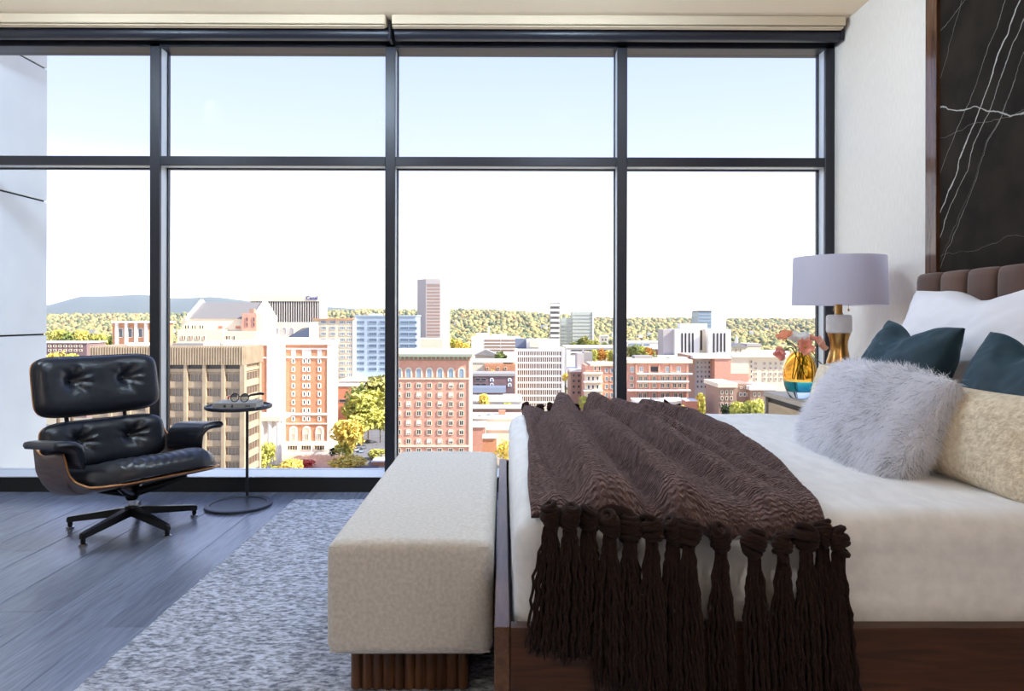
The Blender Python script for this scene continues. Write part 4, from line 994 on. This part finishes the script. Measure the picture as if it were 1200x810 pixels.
# --- pink brick hotel with arched top windows
Y = 268.
b_ = building('arched_hotel', 'pink brick hotel with arched top floor and green cornice behind the bench', 456, 552, Y, 16)
blk(b_, 'wall', c_pink, 458, 550.5, 421, Y, 16); blk(b_, 'cornice', c_green, 455, 553.5, 415.5, Y-2, 20, 418.5); blk(b_, 'frieze', c_brown, 457.5, 551, 418.5, Y-.6, 17, 423)
blk(b_, 'attic', c_roofw, 462, 551, 410, Y+3, 12, 415.8); 
q = 458.; 
while q < 551: blk(b_, 'bracket', c_green, q, q+1.6, 418.3, Y-1.6, 1.2, 421.6); q += 5.2
blk(b_, 'belt', c_cream, 457, 551.5, 443.2, Y-.4, 1, 444.8); blk(b_, 'belt', c_cream, 457, 551.5, 522, Y-.4, 1, 524); blk(b_, 'pier', c_cream, 549.6, 551.6, 423, Y-.3, 16)
colh = (467.6, 479, 491, 503.3, 515.8, 528.6, 541)
wins(b_, colh, (436.6,), 8.2, 11.8, Y, c_cream, c_blue, .5, arch=True)
wins(b_, colh, [452+10.9*k for k in range(10)], 5.6, 6.4, Y, c_cream, c_glass, .22, bars=1)
for v_ in [450.6+10.9*k for k in range(7)]:
    for i, u in enumerate(colh):
        if R.random() < .6: blk(b_, 'window_blind', c_white, u-2.2, u+2.2, v_-1.6, Y-.16, .1, v_+R.choice((0., 1.5, 3.)))

# --- white gridded office
Y = 490.
b_ = building('gridded_office', 'white office with a fine grid of brown windows behind the throw', 603, 661, Y, 25)
blk(b_, 'core', c_dark2, 604, 660, 409, Y+.8, 25)
for k in range(10): blk(b_, 'spandrel', c_white, 603.2, 660.8, 408.9+7.7*k, Y-.2, 1.2, 411.0+7.7*k if k else 412)
m = MB(); m.box(-.27, .27, 0, .9, 0, PZ(409, Y)-G0); mef = m.mesh('fin', c_white, 0)
for k in range(22): link('fin', mef, b_, (PX(606.2+2.45*k, Y)-b_.location.x, Y-.1-b_.location.y, 0))
blk(b_, 'corner', c_white, 603, 606.5, 408.5, Y-.4, 3); blk(b_, 'corner', c_white, 658.6, 661.5, 408.5, Y-.4, 25)
blk(b_, 'plant_room', c_louv, 604, 617, 397, Y+8, 10, 408.5); blk(b_, 'plant_room', c_white, 617, 656, 397.5, Y+6, 12, 408.5); blk(b_, 'plant_room', c_cream, 621, 632, 399, Y+5, 2, 407)

# --- long white building, slender tower, glass tower
Y = 660.
b_ = building('white_slab', 'long low white building with dark ribbon windows near the forest', 552, 606, Y, 30)
blk(b_, 'wall', c_white, 552.5, 610, 395, Y, 30); blk(b_, 'roof_unit', c_roofw, 558, 572, 390.5, Y+8, 8, 395); blk(b_, 'roof_unit', c_roofw, 576, 594, 392, Y+12, 8, 395); blk(b_, 'flue', c_white, 572, 573.6, 383, Y+8, 1.5, 395)
wins(b_, (577, 596.5), (399.2, 403, 406.8, 410.5), 18.5, 1.7, Y, c_brown, c_brown, .1)
Y = 900.
b_ = building('slender_tower', 'slender white striped tower beside a pale glass tower', 645, 658, Y, 20)
blk(b_, 'shaft', c_slate, 645.5, 655.5, 355, Y, 20); boxo('side_wall', c_white, b_, PX(655.5, Y), PX(655.5, Y)+1, Y, Y+24, G0, PZ(354, Y), smooth=0)
for k in range(8): blk(b_, 'spandrel', c_white, 645.3, 655.7, 356+6.0*k, Y-.6, 1, 359+6.0*k)
Y = 940.
b_ = building('glass_tower', 'pale grey-green glass tower with thin floor lines', 657, 696, Y, 30)
blk(b_, 'shaft', c_hazeg, 671, 695, 365.5, Y, 30); blk(b_, 'shaft', c_hazeg, 657, 671, 372.5, Y+2, 28); blk(b_, 'side_fin', c_white, 694.5, 696, 365, Y-1, 30)
for k in range(9): blk(b_, 'floor_line', c_slate, 657 if k > 1 else 671, 695, 369+4.1*k, Y-.4, .6, 369.7+4.1*k)

# --- low blocks between the hotels and the gridded office
Y = 430.
b_ = building('purple_block', 'low purple brick block with round white panels left of the gridded office', 553, 603, Y, 20)
blk(b_, 'wall', c_purp, 545, 603, 440, Y, 20); blk(b_, 'roof_slab', c_slate, 544, 604, 438, Y-.6, 21, 441)
wins(b_, (560, 567), (445, 451), 6, 3.6, Y, c_slate, c_dark, .2); wins(b_, (576.5, 597.5), (445, 451), 4.4, 4.4, Y, c_white, c_blue, .5, arch=True)
blk(b_, 'canopy', c_louv, 553, 593, 454.5, Y-16, 14, 460.5)
Y = 470.
b_ = building('cream_block', 'cream and orange low block above the purple one', 553, 604, Y, 20)
blk(b_, 'wall', c_cream, 545, 590, 424, Y, 20); blk(b_, 'wall', c_brick, 568, 604, 427, Y-2, 20); wins(b_, (571.5, 584, 592.5), (432,), 3, 3, Y-2, c_cream, c_glass, .3); blk(b_, 'roof_slab', c_roofw, 544, 604, 422.5, Y-.5, 20, 425)
Y = 540.
b_ = building('pitched_hall', 'small cream hall with low dark pitched roof below the white slab', 556, 585, Y, 15)
blk(b_, 'wall', c_cream, 557, 584, 417, Y, 15); m = MB(); m.add([P(555, 417, Y-1), P(586, 417, Y-1), P(570, 410, Y-1), (PX(555, Y), Y+15, PZ(417, Y)), (PX(586, Y), Y+15, PZ(417, Y)), (PX(570, Y), Y+15, PZ(410, Y))], [(0, 1, 2), (5, 4, 3), (0, 2, 5, 3), (1, 4, 5, 2), (0, 3, 4, 1)]); m.build('roof', c_slate, b_, 0)
def simple(name, label, u0, u1, vt, Y, dp, mat, wu=(), wv=(), wp=3, hp=3, fr=None, gl=None, roof=None, extra=()):
    b_ = building(name, label, u0, u1, Y, dp); blk(b_, 'wall', mat, u0, u1, vt+.8, Y, dp); blk(b_, 'roof_slab', roof or c_roofw, u0-.6, u1+.6, vt, Y-.5, dp+1, vt+1.2)
    if wu: wins(b_, wu, wv, wp, hp, Y, fr or c_cream, gl or c_glass, .25)
    for (a0, a1, at_, ab, dy, mt) in extra: blk(b_, 'roof_unit', mt, a0, a1, at_, Y+dy, 4, ab)
    return b_
simple('white_roof_hall', 'low flat white-roofed hall below the purple block', 540, 612, 470, 385, 34, c_white, (558, 590), (476,), 5, 3)
simple('brick_shop', 'brick-fronted low shops behind the two small yellow trees', 540, 615, 478, 366, 12, c_brown, (553, 566, 579, 601), (486,), 5, 4, c_slate, c_dark)
simple('white_flat_roof', 'cluttered flat white roof in front of the brick shops', 545, 612, 490, 340, 18, c_cream, extra=((560, 564, 487, 490.5, 3, c_slate), (571, 575, 486, 490.5, 8, c_louv), (584.5, 592.5, 481.5, 490.5, 10, c_red)))
simple('red_brick_low', 'low red brick building right of the pink hotel', 550, 569, 500, 318, 15, c_pink, (), (), roof=c_roofw)
simple('cream_wall_block', 'cream walled block next to the low red brick building', 569.5, 606, 503, 335, 15, c_cream)
simple('corner_brick', 'small orange brick annexe in front of the cream walled block', 566, 582, 513, 300, 8, c_brick)
# --- right of the gridded office
Y = 410.
b_ = building('balcony_block', 'brick apartment block with white balconies right of the gridded office', 684, 722, Y, 20)
blk(b_, 'wall', c_pink, 686, 728, 428, Y, 20); blk(b_, 'roof_slab', c_cream, 692, 729, 426.3, Y-.8, 21, 429); blk(b_, 'balcony_bay', c_cream, 686, 706, 437.5, Y-3, 4)
for v_ in (438, 448, 458.5, 468): blk(b_, 'balcony_slab', c_white, 684.5, 707, v_-1, Y-5, 4, v_+.4)
wins(b_, (690, 695, 700.5), (443.5, 453.5, 463.5), 3.4, 5.4, Y-3, c_white, c_glass, .3); wins(b_, (697.5, 702.5), (432,), 3.2, 6, Y, c_cream, c_glass, .3); wins(b_, (711, 717), (434, 444, 453, 463), 4, 6, Y, c_cream, c_blue, .3)
Y = 432.
b_ = building('brown_side_block', 'narrow brown brick block with grey silo tower beside the balconies', 668, 694, Y, 22)
blk(b_, 'wall', c_brown, 669, 684, 435, Y, 22); blk(b_, 'parapet', c_white, 668, 685, 432.5, Y-.5, 22, 436); blk(b_, 'stair_tower', c_grey, 676.5, 684.5, 414, Y+4, 12); blk(b_, 'stair_tower', c_slate, 684.5, 694.5, 413, Y+5, 12)
wins(b_, (672.5, 678.5), (440, 446.5, 453, 460), 3, 3.6, Y, c_brown, c_glass, .2)
simple('white_garage', 'long white parking garage with dark slots behind the balconies', 664, 722, 406.5, 620, 40, c_white, (676, 691, 706), (410.5, 414.6), 13, 1.5, c_slate, c_dark)
simple('far_white_house', 'far white box building at the foot of the glass tower', 704, 713, 393, 900, 12, c_white, (706.5, 710), (398,), 2, 3)
Y = 375.
b_ = building('brick_condominium', 'pink brick condominium with white balcony bands left of the nightstand', 736, 811, Y, 22)
blk(b_, 'wall', c_pink, 730, 807, 424.5, Y, 22); blk(b_, 'roof_slab', c_cream, 728, 812, 421.5, Y-1.5, 24, 425.5); blk(b_, 'penthouse', c_slate, 744, 765, 416.8, Y+8, 8, 421.5)
blk(b_, 'roof_unit', c_cream, 786, 806, 418.8, Y+6, 10, 421.5)
for (a0, a1, v_) in ((747, 812, 438.4), (747, 808, 447.5), (736, 810, 457.8)): blk(b_, 'balcony_slab', c_white, a0, a1, v_-1.1, Y-2.6, 2.6, v_+.5)
for u in (746, 761.5, 773, 787, 806): blk(b_, 'pier', c_pink, u-1.2, u+1.2, 426, Y-1., 1)
wins(b_, (741, 751.5, 782.3, 795.5), (432.8,), 4.8, 7, Y, c_cream, c_blue, .35, bars=1); wins(b_, (767,), (432.5,), 12, 7, Y, c_brown, c_dark, .3)
wins(b_, (740.5, 751, 757, 767, 777, 783, 791, 797, 803), (443.2, 451.5), 4.6, 5.6, Y, c_cream, c_glass, .3, bars=1); wins(b_, (750.5, 756, 767, 777, 782.5, 792, 798), (464,), 4.4, 8, Y, c_cream, c_glass, .3, bars=1)
simple('white_terrace', 'low white terrace roof in front of the pink condominium', 745, 812, 469.5, 352, 12, c_white, extra=((764, 774, 467, 470, 3, c_slate), (780, 800, 466.5, 470, 4, c_roofw)))
simple('brick_cube', 'small red brick cube beside the white terrace', 804.5, 818, 469, 343, 8, c_red)
# courthouse
Y = 560.
b_ = building('courthouse', 'white courthouse of two blocks with dark vertical slots', 777, 857, Y, 25)
blk(b_, 'left_block', c_white, 791.5, 820, 385.5, Y, 25); blk(b_, 'right_block', c_white, 831, 857, 385.5, Y-4, 25); blk(b_, 'link_block', c_cream, 819, 832, 387, Y+6, 18); blk(b_, 'left_wing', c_grey, 777.5, 791.5, 386, Y+5, 20)
blk(b_, 'penthouse', c_white, 798, 829, 379, Y+8, 10, 386); blk(b_, 'plinth', c_white, 771, 800, 417, Y-10, 14)
wins(b_, (799.6, 803.7, 808, 812.2), (401.5,), 1.9, 23, Y, c_dark, c_dark, .2); wins(b_, (837, 841.2, 845.4, 849.6), (401.5,), 1.9, 23, Y-4, c_dark, c_dark, .2); wins(b_, (822,), (398.5,), 2.2, 23, Y+6, c_dark, c_dark, .2); wins(b_, (799.6, 803.7, 808, 812.2), (417.8,), 1.9, 3, Y, c_dark, c_dark, .2)
Y = 720.
b_ = building('grey_glass_block', 'grey glass block rising above the white courthouse', 818, 853, Y, 25)
blk(b_, 'shaft', c_blue, 818.5, 834, 364.5, Y, 25); boxo('side_wall', c_white, b_, PX(834, Y), PX(852, Y), Y+2, Y+25, G0, PZ(366, Y), smooth=0); blk(b_, 'roof_edge', c_dark, 818, 834.3, 363.8, Y-.5, 20, 365.2)  # side_wall is the overexposed sunny side, given as flat white colour
for k in range(4): blk(b_, 'floor_line', c_slate, 818.3, 834, 368.5+4*k, Y-.4, .5, 369.2+4*k)
Y = 440.
b_ = building('mixed_block', 'long block with beige window wall, blank brick end and cream end', 812, 916, Y, 30)
blk(b_, 'window_wall', c_grey, 814.5, 839, 418, Y+8, 25); blk(b_, 'brick_end', c_pink, 838, 857, 420, Y, 30); blk(b_, 'brick_base', c_pink, 857, 878, 437.5, Y, 28); blk(b_, 'cream_end', c_cream, 857, 878, 417, Y+.6, 28, 437.5); blk(b_, 'far_wing', c_cream, 878, 932, 418, Y+2, 30)
blk(b_, 'roof_slab', c_roofw, 813, 858, 416.5, Y-.6, 30, 420); blk(b_, 'roof_slab', c_roofw, 857, 933, 415.5, Y-.6, 32, 418.2); blk(b_, 'brown_end', c_brown, 806, 814.5, 416, Y+6, 26)
wins(b_, (818, 822.5, 827, 831.5, 835.5), (424.5, 430, 435.5, 441, 447, 453), 3, 3.6, Y+8, c_grey, c_glass, .3); wins(b_, (880.8,), (423.5, 429, 435, 441), 3, 4, Y+2, c_cream, c_louv, .3); wins(b_, (886, 896.3, 903.3, 909.5, 916, 923), (425.5, 431.5, 438, 444), 3.6, 4, Y+2, c_cream, c_slate, .3, bars=1)
Y = 335.
b_ = building('corner_brick_block', 'low brown brick corner block behind the yellow trees near the nightstand', 843, 896, Y, 22)
blk(b_, 'wall', c_brown, 843, 864, 452.5, Y, 22); blk(b_, 'cornice', c_cream, 842, 865, 449, Y-1, 24, 454); blk(b_, 'middle_bay', c_brown, 864, 882, 449.5, Y+4, 18); blk(b_, 'right_bay', c_brown, 880, 910, 456, Y, 22); blk(b_, 'cornice', c_roofw, 879, 911, 452.5, Y-1, 22, 457)
wins(b_, (846.5, 852, 857.5), (459.5, 466.5, 474), 3, 4.6, Y, c_cream, c_glass, .25); wins(b_, (868.5, 873, 877.5), (462,), 3.6, 4.6, Y+4, c_white, c_glass, .3); wins(b_, (869, 874, 878), (454,), 3, 2.4, Y+4, c_cream, c_glass, .2); wins(b_, (885, 890), (462, 470), 3, 4.4, Y, c_cream, c_glass, .25)
Y = 660.
b_ = building('pediment_hall', 'cream hall with a low pediment and little spire right of the courthouse', 857, 892, Y, 25)
blk(b_, 'wall', c_cream, 859, 892, 406, Y, 25); m = MB(); m.add([P(857, 407, Y-1), P(877, 407, Y-1), P(867, 401.5, Y-1), (PX(857, Y), Y+30, PZ(407, Y)), (PX(877, Y), Y+30, PZ(407, Y)), (PX(867, Y), Y+30, PZ(401.5, Y))], [(0, 1, 2), (5, 4, 3), (0, 2, 5, 3), (1, 4, 5, 2), (0, 3, 4, 1)]); m.build('pediment', c_slate, b_, 0)
blk(b_, 'roof_slab', c_grey, 876, 893, 402.5, Y, 25, 406.5); m = MB(); m.lathe([(1.6, PZ(403, Y)), (1.5, PZ(398, Y)), (.1, PZ(392, Y))], (PX(866, Y), Y+6, 0), 8); m.build('spire', c_white, b_)
wins(b_, (863, 868, 873), (411,), 1.8, 5, Y, c_cream, c_brown, .2)
simple('long_blue_shed', 'long white and blue shed left of the courthouse', 734, 778, 400, 680, 25, c_white, (740, 749, 758), (404,), 7, 1.8, c_blue, c_blue)
simple('brick_annexe', 'orange brick annexe with white plinth beside the courthouse', 768, 778, 408.5, 590, 15, c_brick)
simple('white_store', 'low white store with cluttered roof right of the pediment hall', 884, 926, 411.5, 560, 25, c_white, (890, 896, 902, 908, 914), (415,), 3.4, 1.8, c_slate, c_dark)
simple('red_roof_annexe', 'white walled annexe with red edge behind the yellow street trees', 398, 460, 446, 420, 25, c_white, extra=())
simple('red_wall_garage', 'low red brick garage behind the street trees', 392, 428, 452, 405, 12, c_red, (402, 414), (470,), 8, 3.6, c_slate, c_dark)
simple('kiosk', 'small white-roofed brick kiosk at the street corner by the bench', 436, 452, 541, 292, 8, c_brick)

# small pale houses in the wooded belt
hm = MB(); hm.box(-5, 5, -4, 4, 0, 5.5); hm_w = hm.mesh('wall', c_white, 0)
hm = MB(); hm.add([(-5.6, -4.6, 5.4), (5.6, -4.6, 5.4), (5.6, 4.6, 5.4), (-5.6, 4.6, 5.4), (-5.6, 0, 9), (5.6, 0, 9)], [(0, 1, 5, 4), (2, 3, 4, 5), (0, 4, 3), (1, 2, 5), (0, 3, 2, 1)]); hm_r = hm.mesh('roof', c_slate, 0)
hq = random.Random(5)
for k in range(34):
    Yh = hq.uniform(900, 2400); uh = hq.uniform(60, 950); xh = PX(uh, Yh); s_ = hq.uniform(1., 2.2)
    b_ = tag(empty('house', (xh, Yh, float(terr(xh, Yh))+8*(Yh > 1500)), hq.uniform(-.5, .5)), 'small pale house half hidden in the wooded belt below the horizon', 'house', 'houses in the wooded belt'); b_.scale = (s_, 1, 1.2)
    link('wall', hm_w, b_); link('roof', hm_r, b_)

# ------------------------------------------------------------------ trees
def leaf_cloud(seed, nl, size, squash=1.):
    q = np.random.default_rng(seed); V, Fc = [], []
    # lobes on a sphere make an uneven crown (unit radius), each lobe covered with small leaf clusters
    lobes = [(0, 0, 0, .72)]+[(*(np.array([math.cos(a)*math.cos(e), math.sin(a)*math.cos(e), math.sin(e)])*.58), q.uniform(.32, .5)) for a, e in zip(q.uniform(0, 6.28, 13), q.uniform(-.6, 1.3, 13))]
    for i in range(nl):
        lx, ly, lz, lr = lobes[q.integers(len(lobes))]; d = q.normal(0, 1, 3); d /= np.linalg.norm(d); p = np.array([lx, ly, lz])+d*lr*q.uniform(.75, 1.05)
        a = d*.7+q.normal(0, .6, 3); a /= np.linalg.norm(a); t = np.cross(a, q.normal(0, 1, 3)); t /= np.linalg.norm(t); b = np.cross(a, t); s_ = size*q.uniform(.6, 1.3)
        o_ = len(V); V += [p+t*s_, p+b*s_*.8, p-t*s_, p-b*s_*.8+a*s_*.4]; Fc += [(o_, o_+1, o_+2), (o_, o_+2, o_+3)]
    V = np.array(V); V[:, 2] *= squash
    return V, Fc
tmat = {k: M('foliage_'+k, S(*a), .8, col2=S(*b), scale=2.2, detail=4, rand=.12) for k, a, b in (('yellowgreen', (206, 200, 104), (170, 172, 84)), ('yellow', (232, 212, 112), (212, 186, 88)), ('green', (140, 148, 84), (112, 126, 70)), ('olive', (176, 170, 98), (142, 142, 78)), ('red', (206, 84, 72), (178, 62, 58)), ('dark', (70, 84, 52), (54, 68, 42)), ('orange', (206, 150, 70), (178, 124, 52)))}
m_bark = M('bark', S(96, 80, 64), .9)
lm = {}
for k in tmat:
    for j in range(2):
        V_, F_ = leaf_cloud(j*7+sum(map(ord, k)), 900, .115); me = bpy.data.meshes.new('crown'); me.from_pydata(V_.tolist(), [], F_); me.materials.append(tmat[k]); lm[k, j] = me
m = MB(); m.lathe([(.09, 0), (.06, .5), (.03, 1.)], n=8); tk = m.mesh('trunk', m_bark)
def tree(label, u, vt, wpx, Y, kind, hk=.62, group='street trees'):
    """crown top at pixel row vt, crown wpx wide, standing on the ground at distance Y"""
    x = PX(u, Y); zt_ = PZ(vt, Y); rad = wpx*1.18*Y/F/2; g_ = G0; rz_ = min((zt_-g_)*hk/2, rad*1.25) if hk < .9 else (zt_-g_)*.48
    o = tag(empty('tree', (x, Y, g_), R.random()*6), label, 'tree', group)
    c_ = link('crown', lm[kind, R.randrange(2)], o, (0, 0, zt_-g_-rz_)); c_.scale = (rad, rad, rz_)
    t_ = link('trunk', tk, o); hgt_ = max(1., zt_-g_-rz_); t_.scale = (hgt_*.3, hgt_*.3, hgt_)
T = [('pale yellow-green tree filling the gap above the parked cars', 424, 484, 34, 338, 'yellowgreen', .75), ('large olive tree touching the middle window bar, behind the street trees', 444, 440, 44, 395, 'olive', .8), ('broad yellow-green street tree below the large olive one', 432, 456, 52, 355, 'yellowgreen', .8), ('dark green tree left of the broad street tree', 420, 452, 30, 385, 'green', .8),
     ('bright yellow-green tree beside the brick hotel corner', 408, 491, 40, 303, 'yellow', .85), ('yellow-green tree over the parked cars at the middle window bar', 446, 478, 30, 345, 'yellowgreen', .8), ('clipped dark green round tree in front of the hotel', 392, 524.5, 14, 305, 'dark', .8),
     ('small yellow-green tree behind the clipped round tree', 402, 519, 22, 301, 'yellowgreen', .8), ('wide golden tree at the bottom of the window by the bench', 413, 534, 44, 284, 'yellow', .9), ('golden tree right of the wide golden one', 443, 526, 20, 305, 'yellowgreen', .9),
     ('tall pale yellow-green tree beside the tan office', 313, 517, 22, 274, 'yellowgreen', .9), ('yellow tree left of the red one at the sill', 340, 538, 28, 275, 'yellow', .9), ('red autumn tree at the window sill', 359, 540, 24, 287, 'red', .9),
     ('olive green tree at the foot of the street', 326, 545, 18, 280, 'yellowgreen', .9),
     ('slim golden tree on the white roof hall', 567, 461, 13, 381.5, 'yellow', .5), ('low yellow-green tree right of the slim golden one', 594, 471, 13, 381.5, 'yellowgreen', .4), ('yellow tree between bench and bed at the window foot', 594, 515, 24, 290, 'yellow', .9),
     ('dark green tree by the small pitched hall', 587, 411, 13, 520, 'green', .5), ('yellow shrub tree in front of the purple block', 578, 433.5, 12, 459, 'yellow', .3),
     ('yellow tree below the balcony block', 686, 463, 16, 395, 'yellowgreen', .6), ('yellow-green tree between gridded office and brown block', 663, 437, 8, 425, 'yellow', .8),
     ('golden tree left of the small red cube', 796, 473.5, 20, 340, 'yellow', .5), ('tall yellow-green tree beyond the red cube', 821, 459, 13, 385, 'yellowgreen', .9), ('tall dark yellow-green tree before the long beige block', 838.5, 454, 17, 365, 'olive', .9), ('dark round tree left of the corner brick block', 851, 474, 12, 330, 'dark', .6),
     ('broad yellow-green tree nearest the nightstand', 886, 464, 32, 318, 'yellowgreen', .7), ('yellow-green tree left of the broad one by the nightstand', 868, 468, 24, 320, 'yellowgreen', .7), ('small green tree on the roof line of the pediment hall', 874, 411, 6, 640, 'green', .5),
     ('orange-yellow tree at the far left behind the chair', 70, 412, 26, 400, 'yellow', .6), ('olive tree left of the slim golden one', 86, 414, 18, 395, 'yellowgreen', .6)]
for t in T: tree(*t)
def row(label, us_, vts, wpx, Y, kinds, group):
    for i, (u, v_) in enumerate(zip(us_, vts)): tree(label, u, v_, wpx, Y+R.uniform(-8, 8), kinds[i % len(kinds)], .8, group)
row('golden tree in the row behind the pink hotel roof', (506, 514, 522, 530, 538, 546), (401, 398, 394, 395, 398, 402), 13, 620, ('yellow', 'orange', 'yellow', 'yellowgreen', 'yellow'), 'golden trees behind the pink hotel')
row('olive tree clustered at the foot of the glass tower', (672, 679, 686, 692, 699, 707), (401, 396, 393, 397, 399, 400), 12, 760, ('olive', 'green', 'olive', 'yellowgreen'), 'trees at the glass tower')
row('golden tree in the clump behind the brick balconies', (688, 696, 704, 712, 719), (411, 409, 408, 410, 409), 12, 600, ('yellow', 'yellowgreen', 'orange'), 'golden trees behind the balconies')
row('autumn tree in the clump left of the courthouse', (739, 746, 753, 760, 765, 743, 757), (405, 403, 404, 406, 409, 411, 411), 12, 538, ('olive', 'green', 'yellowgreen', 'orange'), 'trees left of the courthouse')
row('autumn tree in the belt behind the low office at the left', (60, 72, 84, 96, 108, 118, 128), (389, 386, 389, 387, 391, 390, 393), 18, 520, ('olive', 'yellowgreen', 'green', 'yellow'), 'trees behind the low office')

# the forest beyond: uncountable, one object
q = np.random.default_rng(3)
import bmesh as _bm
bmx = _bm.new(); _bm.ops.create_icosphere(bmx, subdivisions=2, radius=1.); iv = np.array([v_.co[:] for v_ in bmx.verts]); ifc = np.array([[v_.index for v_ in f_.verts] for f_ in bmx.faces]); bmx.free()
pal = np.array([S(150, 144, 96), S(130, 134, 92), S(172, 158, 102), S(196, 174, 108), S(112, 120, 88), S(188, 152, 106), S(162, 152, 104)])
bmx = _bm.new(); _bm.ops.create_icosphere(bmx, subdivisions=1, radius=1.); iv1 = np.array([v_.co[:] for v_ in bmx.verts]); if1 = np.array([[v_.index for v_ in f_.verts] for f_ in bmx.faces]); bmx.free()
VVs, FFs, CCs, off_ = [], [], [], 0
for (NF, y0, y1, I_, J_) in ((6500, 700, 1500, iv, ifc), (17000, 1500, 5200, iv1, if1)):
    Yf = y0*(y1/y0)**q.random(NF); uf = q.uniform(-150, 1150, NF); Xf = (uf-U0)*Yf/F
    keep = fbm(Xf/160, Yf/300, 301, 3)+q.random(NF)*.8 > -.05
    for (fx0, fx1, fy0, fy1) in FOOT: keep &= ~((Xf > fx0-9) & (Xf < fx1+9) & (Yf > fy0-10) & (Yf < fy1+9))
    Yf, Xf = Yf[keep], Xf[keep]; NF = len(Yf)
    sz = q.uniform(3.2, 5.6, NF)*(1+.75*(Yf-700)/2500); zf = terr(Xf, Yf)
    jit = 1+.34*q.normal(0, .6, (NF, len(I_), 1)).clip(-1, 1)
    V_ = I_[None]*jit*np.stack([sz*1.2, sz*1.2, sz*1.25], -1)[:, None, :]+np.stack([Xf, Yf, zf+sz*.9], -1)[:, None, :]
    FFs.append((J_[None]+(off_+np.arange(NF)*len(I_))[:, None, None]).reshape(-1, 3)); off_ += NF*len(I_); VVs.append(V_.reshape(-1, 3))
    cc = pal[q.choice(len(pal), NF, p=[.24, .2, .18, .11, .13, .06, .08])]*q.uniform(.62, 1.12, (NF, 1)); CCs.append((np.repeat(cc[:, None, :], len(I_), 1)*q.uniform(.8, 1.2, (NF, len(I_), 1))).reshape(-1, 3))
VV = np.concatenate(VVs)[None]; FF = np.concatenate(FFs); cc = np.concatenate(CCs)[None]
me = bpy.data.meshes.new('forest'); me.vertices.add(VV.shape[0]*VV.shape[1]); me.vertices.foreach_set('co', VV.astype(np.float32).ravel())
me.loops.add(FF.size); me.loops.foreach_set('vertex_index', FF.astype(np.int32).ravel()); me.polygons.add(len(FF)); me.polygons.foreach_set('loop_start', np.arange(0, FF.size, 3, dtype=np.int32)); me.polygons.foreach_set('loop_total', np.full(len(FF), 3, np.int32)); me.update(calc_edges=True)
at = me.color_attributes.new('Col', 'FLOAT_COLOR', 'POINT'); at.data.foreach_set('color', np.concatenate([cc, np.ones(cc.shape[:2]+(1,))], -1).astype(np.float32).ravel())
me.materials.append(M('forest_canopy', (1, 1, 1), .9, attr='Col')); fo = link('forest', me); fo['kind'] = 'stuff'; tag(fo, 'autumn forest canopy stretching to the horizon behind the city', 'forest')

# ------------------------------------------------------------------ parked cars on the street
def car_parts(col):
    b = MB(); prof = [(-2.2, .35), (-2.2, .8), (-1.5, .95), (1.3, .98), (2.15, .8), (2.2, .35)]
    b.add([(-.9, y, z) for y, z in prof]+[(.9, y, z) for y, z in prof], [tuple(range(6)), tuple(range(11, 5, -1))]+[(i, (i+1) % 6, 6+(i+1) % 6, 6+i) for i in range(6)])
    k_ = MB(); pr = [(-1.35, .93), (-.8, 1.42), (.7, 1.45), (1.4, .95)]; k_.add([(-.78, y, z) for y, z in pr]+[(.78, y, z) for y, z in pr], [(0, 1, 2, 3), (7, 6, 5, 4)]+[(i, (i+1) % 4, 4+(i+1) % 4, 4+i) for i in range(4)])
    return b.mesh('car_body', col, 0), k_.mesh('cabin', c_glass, 0)
wh = MB(); wh.tube([(-.1, 0, 0), (.1, 0, 0)], .33, 10); wh = wh.mesh('wheel', c_dark)
for i, (cn, rgb, u, v_, rz_) in enumerate((('white', (230, 230, 228), 414, 524.5, .12), ('dark blue', (60, 70, 96), 421, 522, .12), ('silver', (190, 192, 198), 419, 528.5, .12), ('black', (40, 40, 44), 432, 519, .1), ('grey', (130, 134, 140), 427, 525.5, .12), ('pale blue', (150, 172, 196), 424, 530, .12))):
    bm_, kb = car_parts(M('paint_'+cn.replace(' ', '_'), S(*rgb), .3, coat=.5)); Yc = F*(H-G0-.3)/(v_-V0)
    o = tag(empty('car', (PX(u, Yc), Yc, G0+.26), rz_), cn+' car parked on the street below the yellow-green trees', 'car', 'parked cars on the street')
    b0 = link('car_body', bm_, o); link('cabin', kb, o)
    for sx_ in (-.85, .85):
        for sy_ in (-1.35, 1.35): link('wheel', wh, o, (sx_, sy_, .33))

# ------------------------------------------------------------------ haze in the far air
m_haze = bpy.data.materials.new('distant_haze'); m_haze.use_nodes = True
n, l = m_haze.node_tree.nodes, m_haze.node_tree.links; n.remove(n['Principled BSDF'])
vsn = n.new('ShaderNodeVolumeScatter'); vsn.inputs['Color'].default_value = (.60, .71, 1., 1); vsn.inputs['Density'].default_value = 5.2e-5; l.new(vsn.outputs[0], n['Material Output'].inputs['Volume'])
hz = boxo('haze', m_haze, None, -16000, 16000, 900, 13400, -70, 420, smooth=0); hz['kind'] = 'stuff'; tag(hz, 'thin bluish haze over the far forest and hills', 'haze')
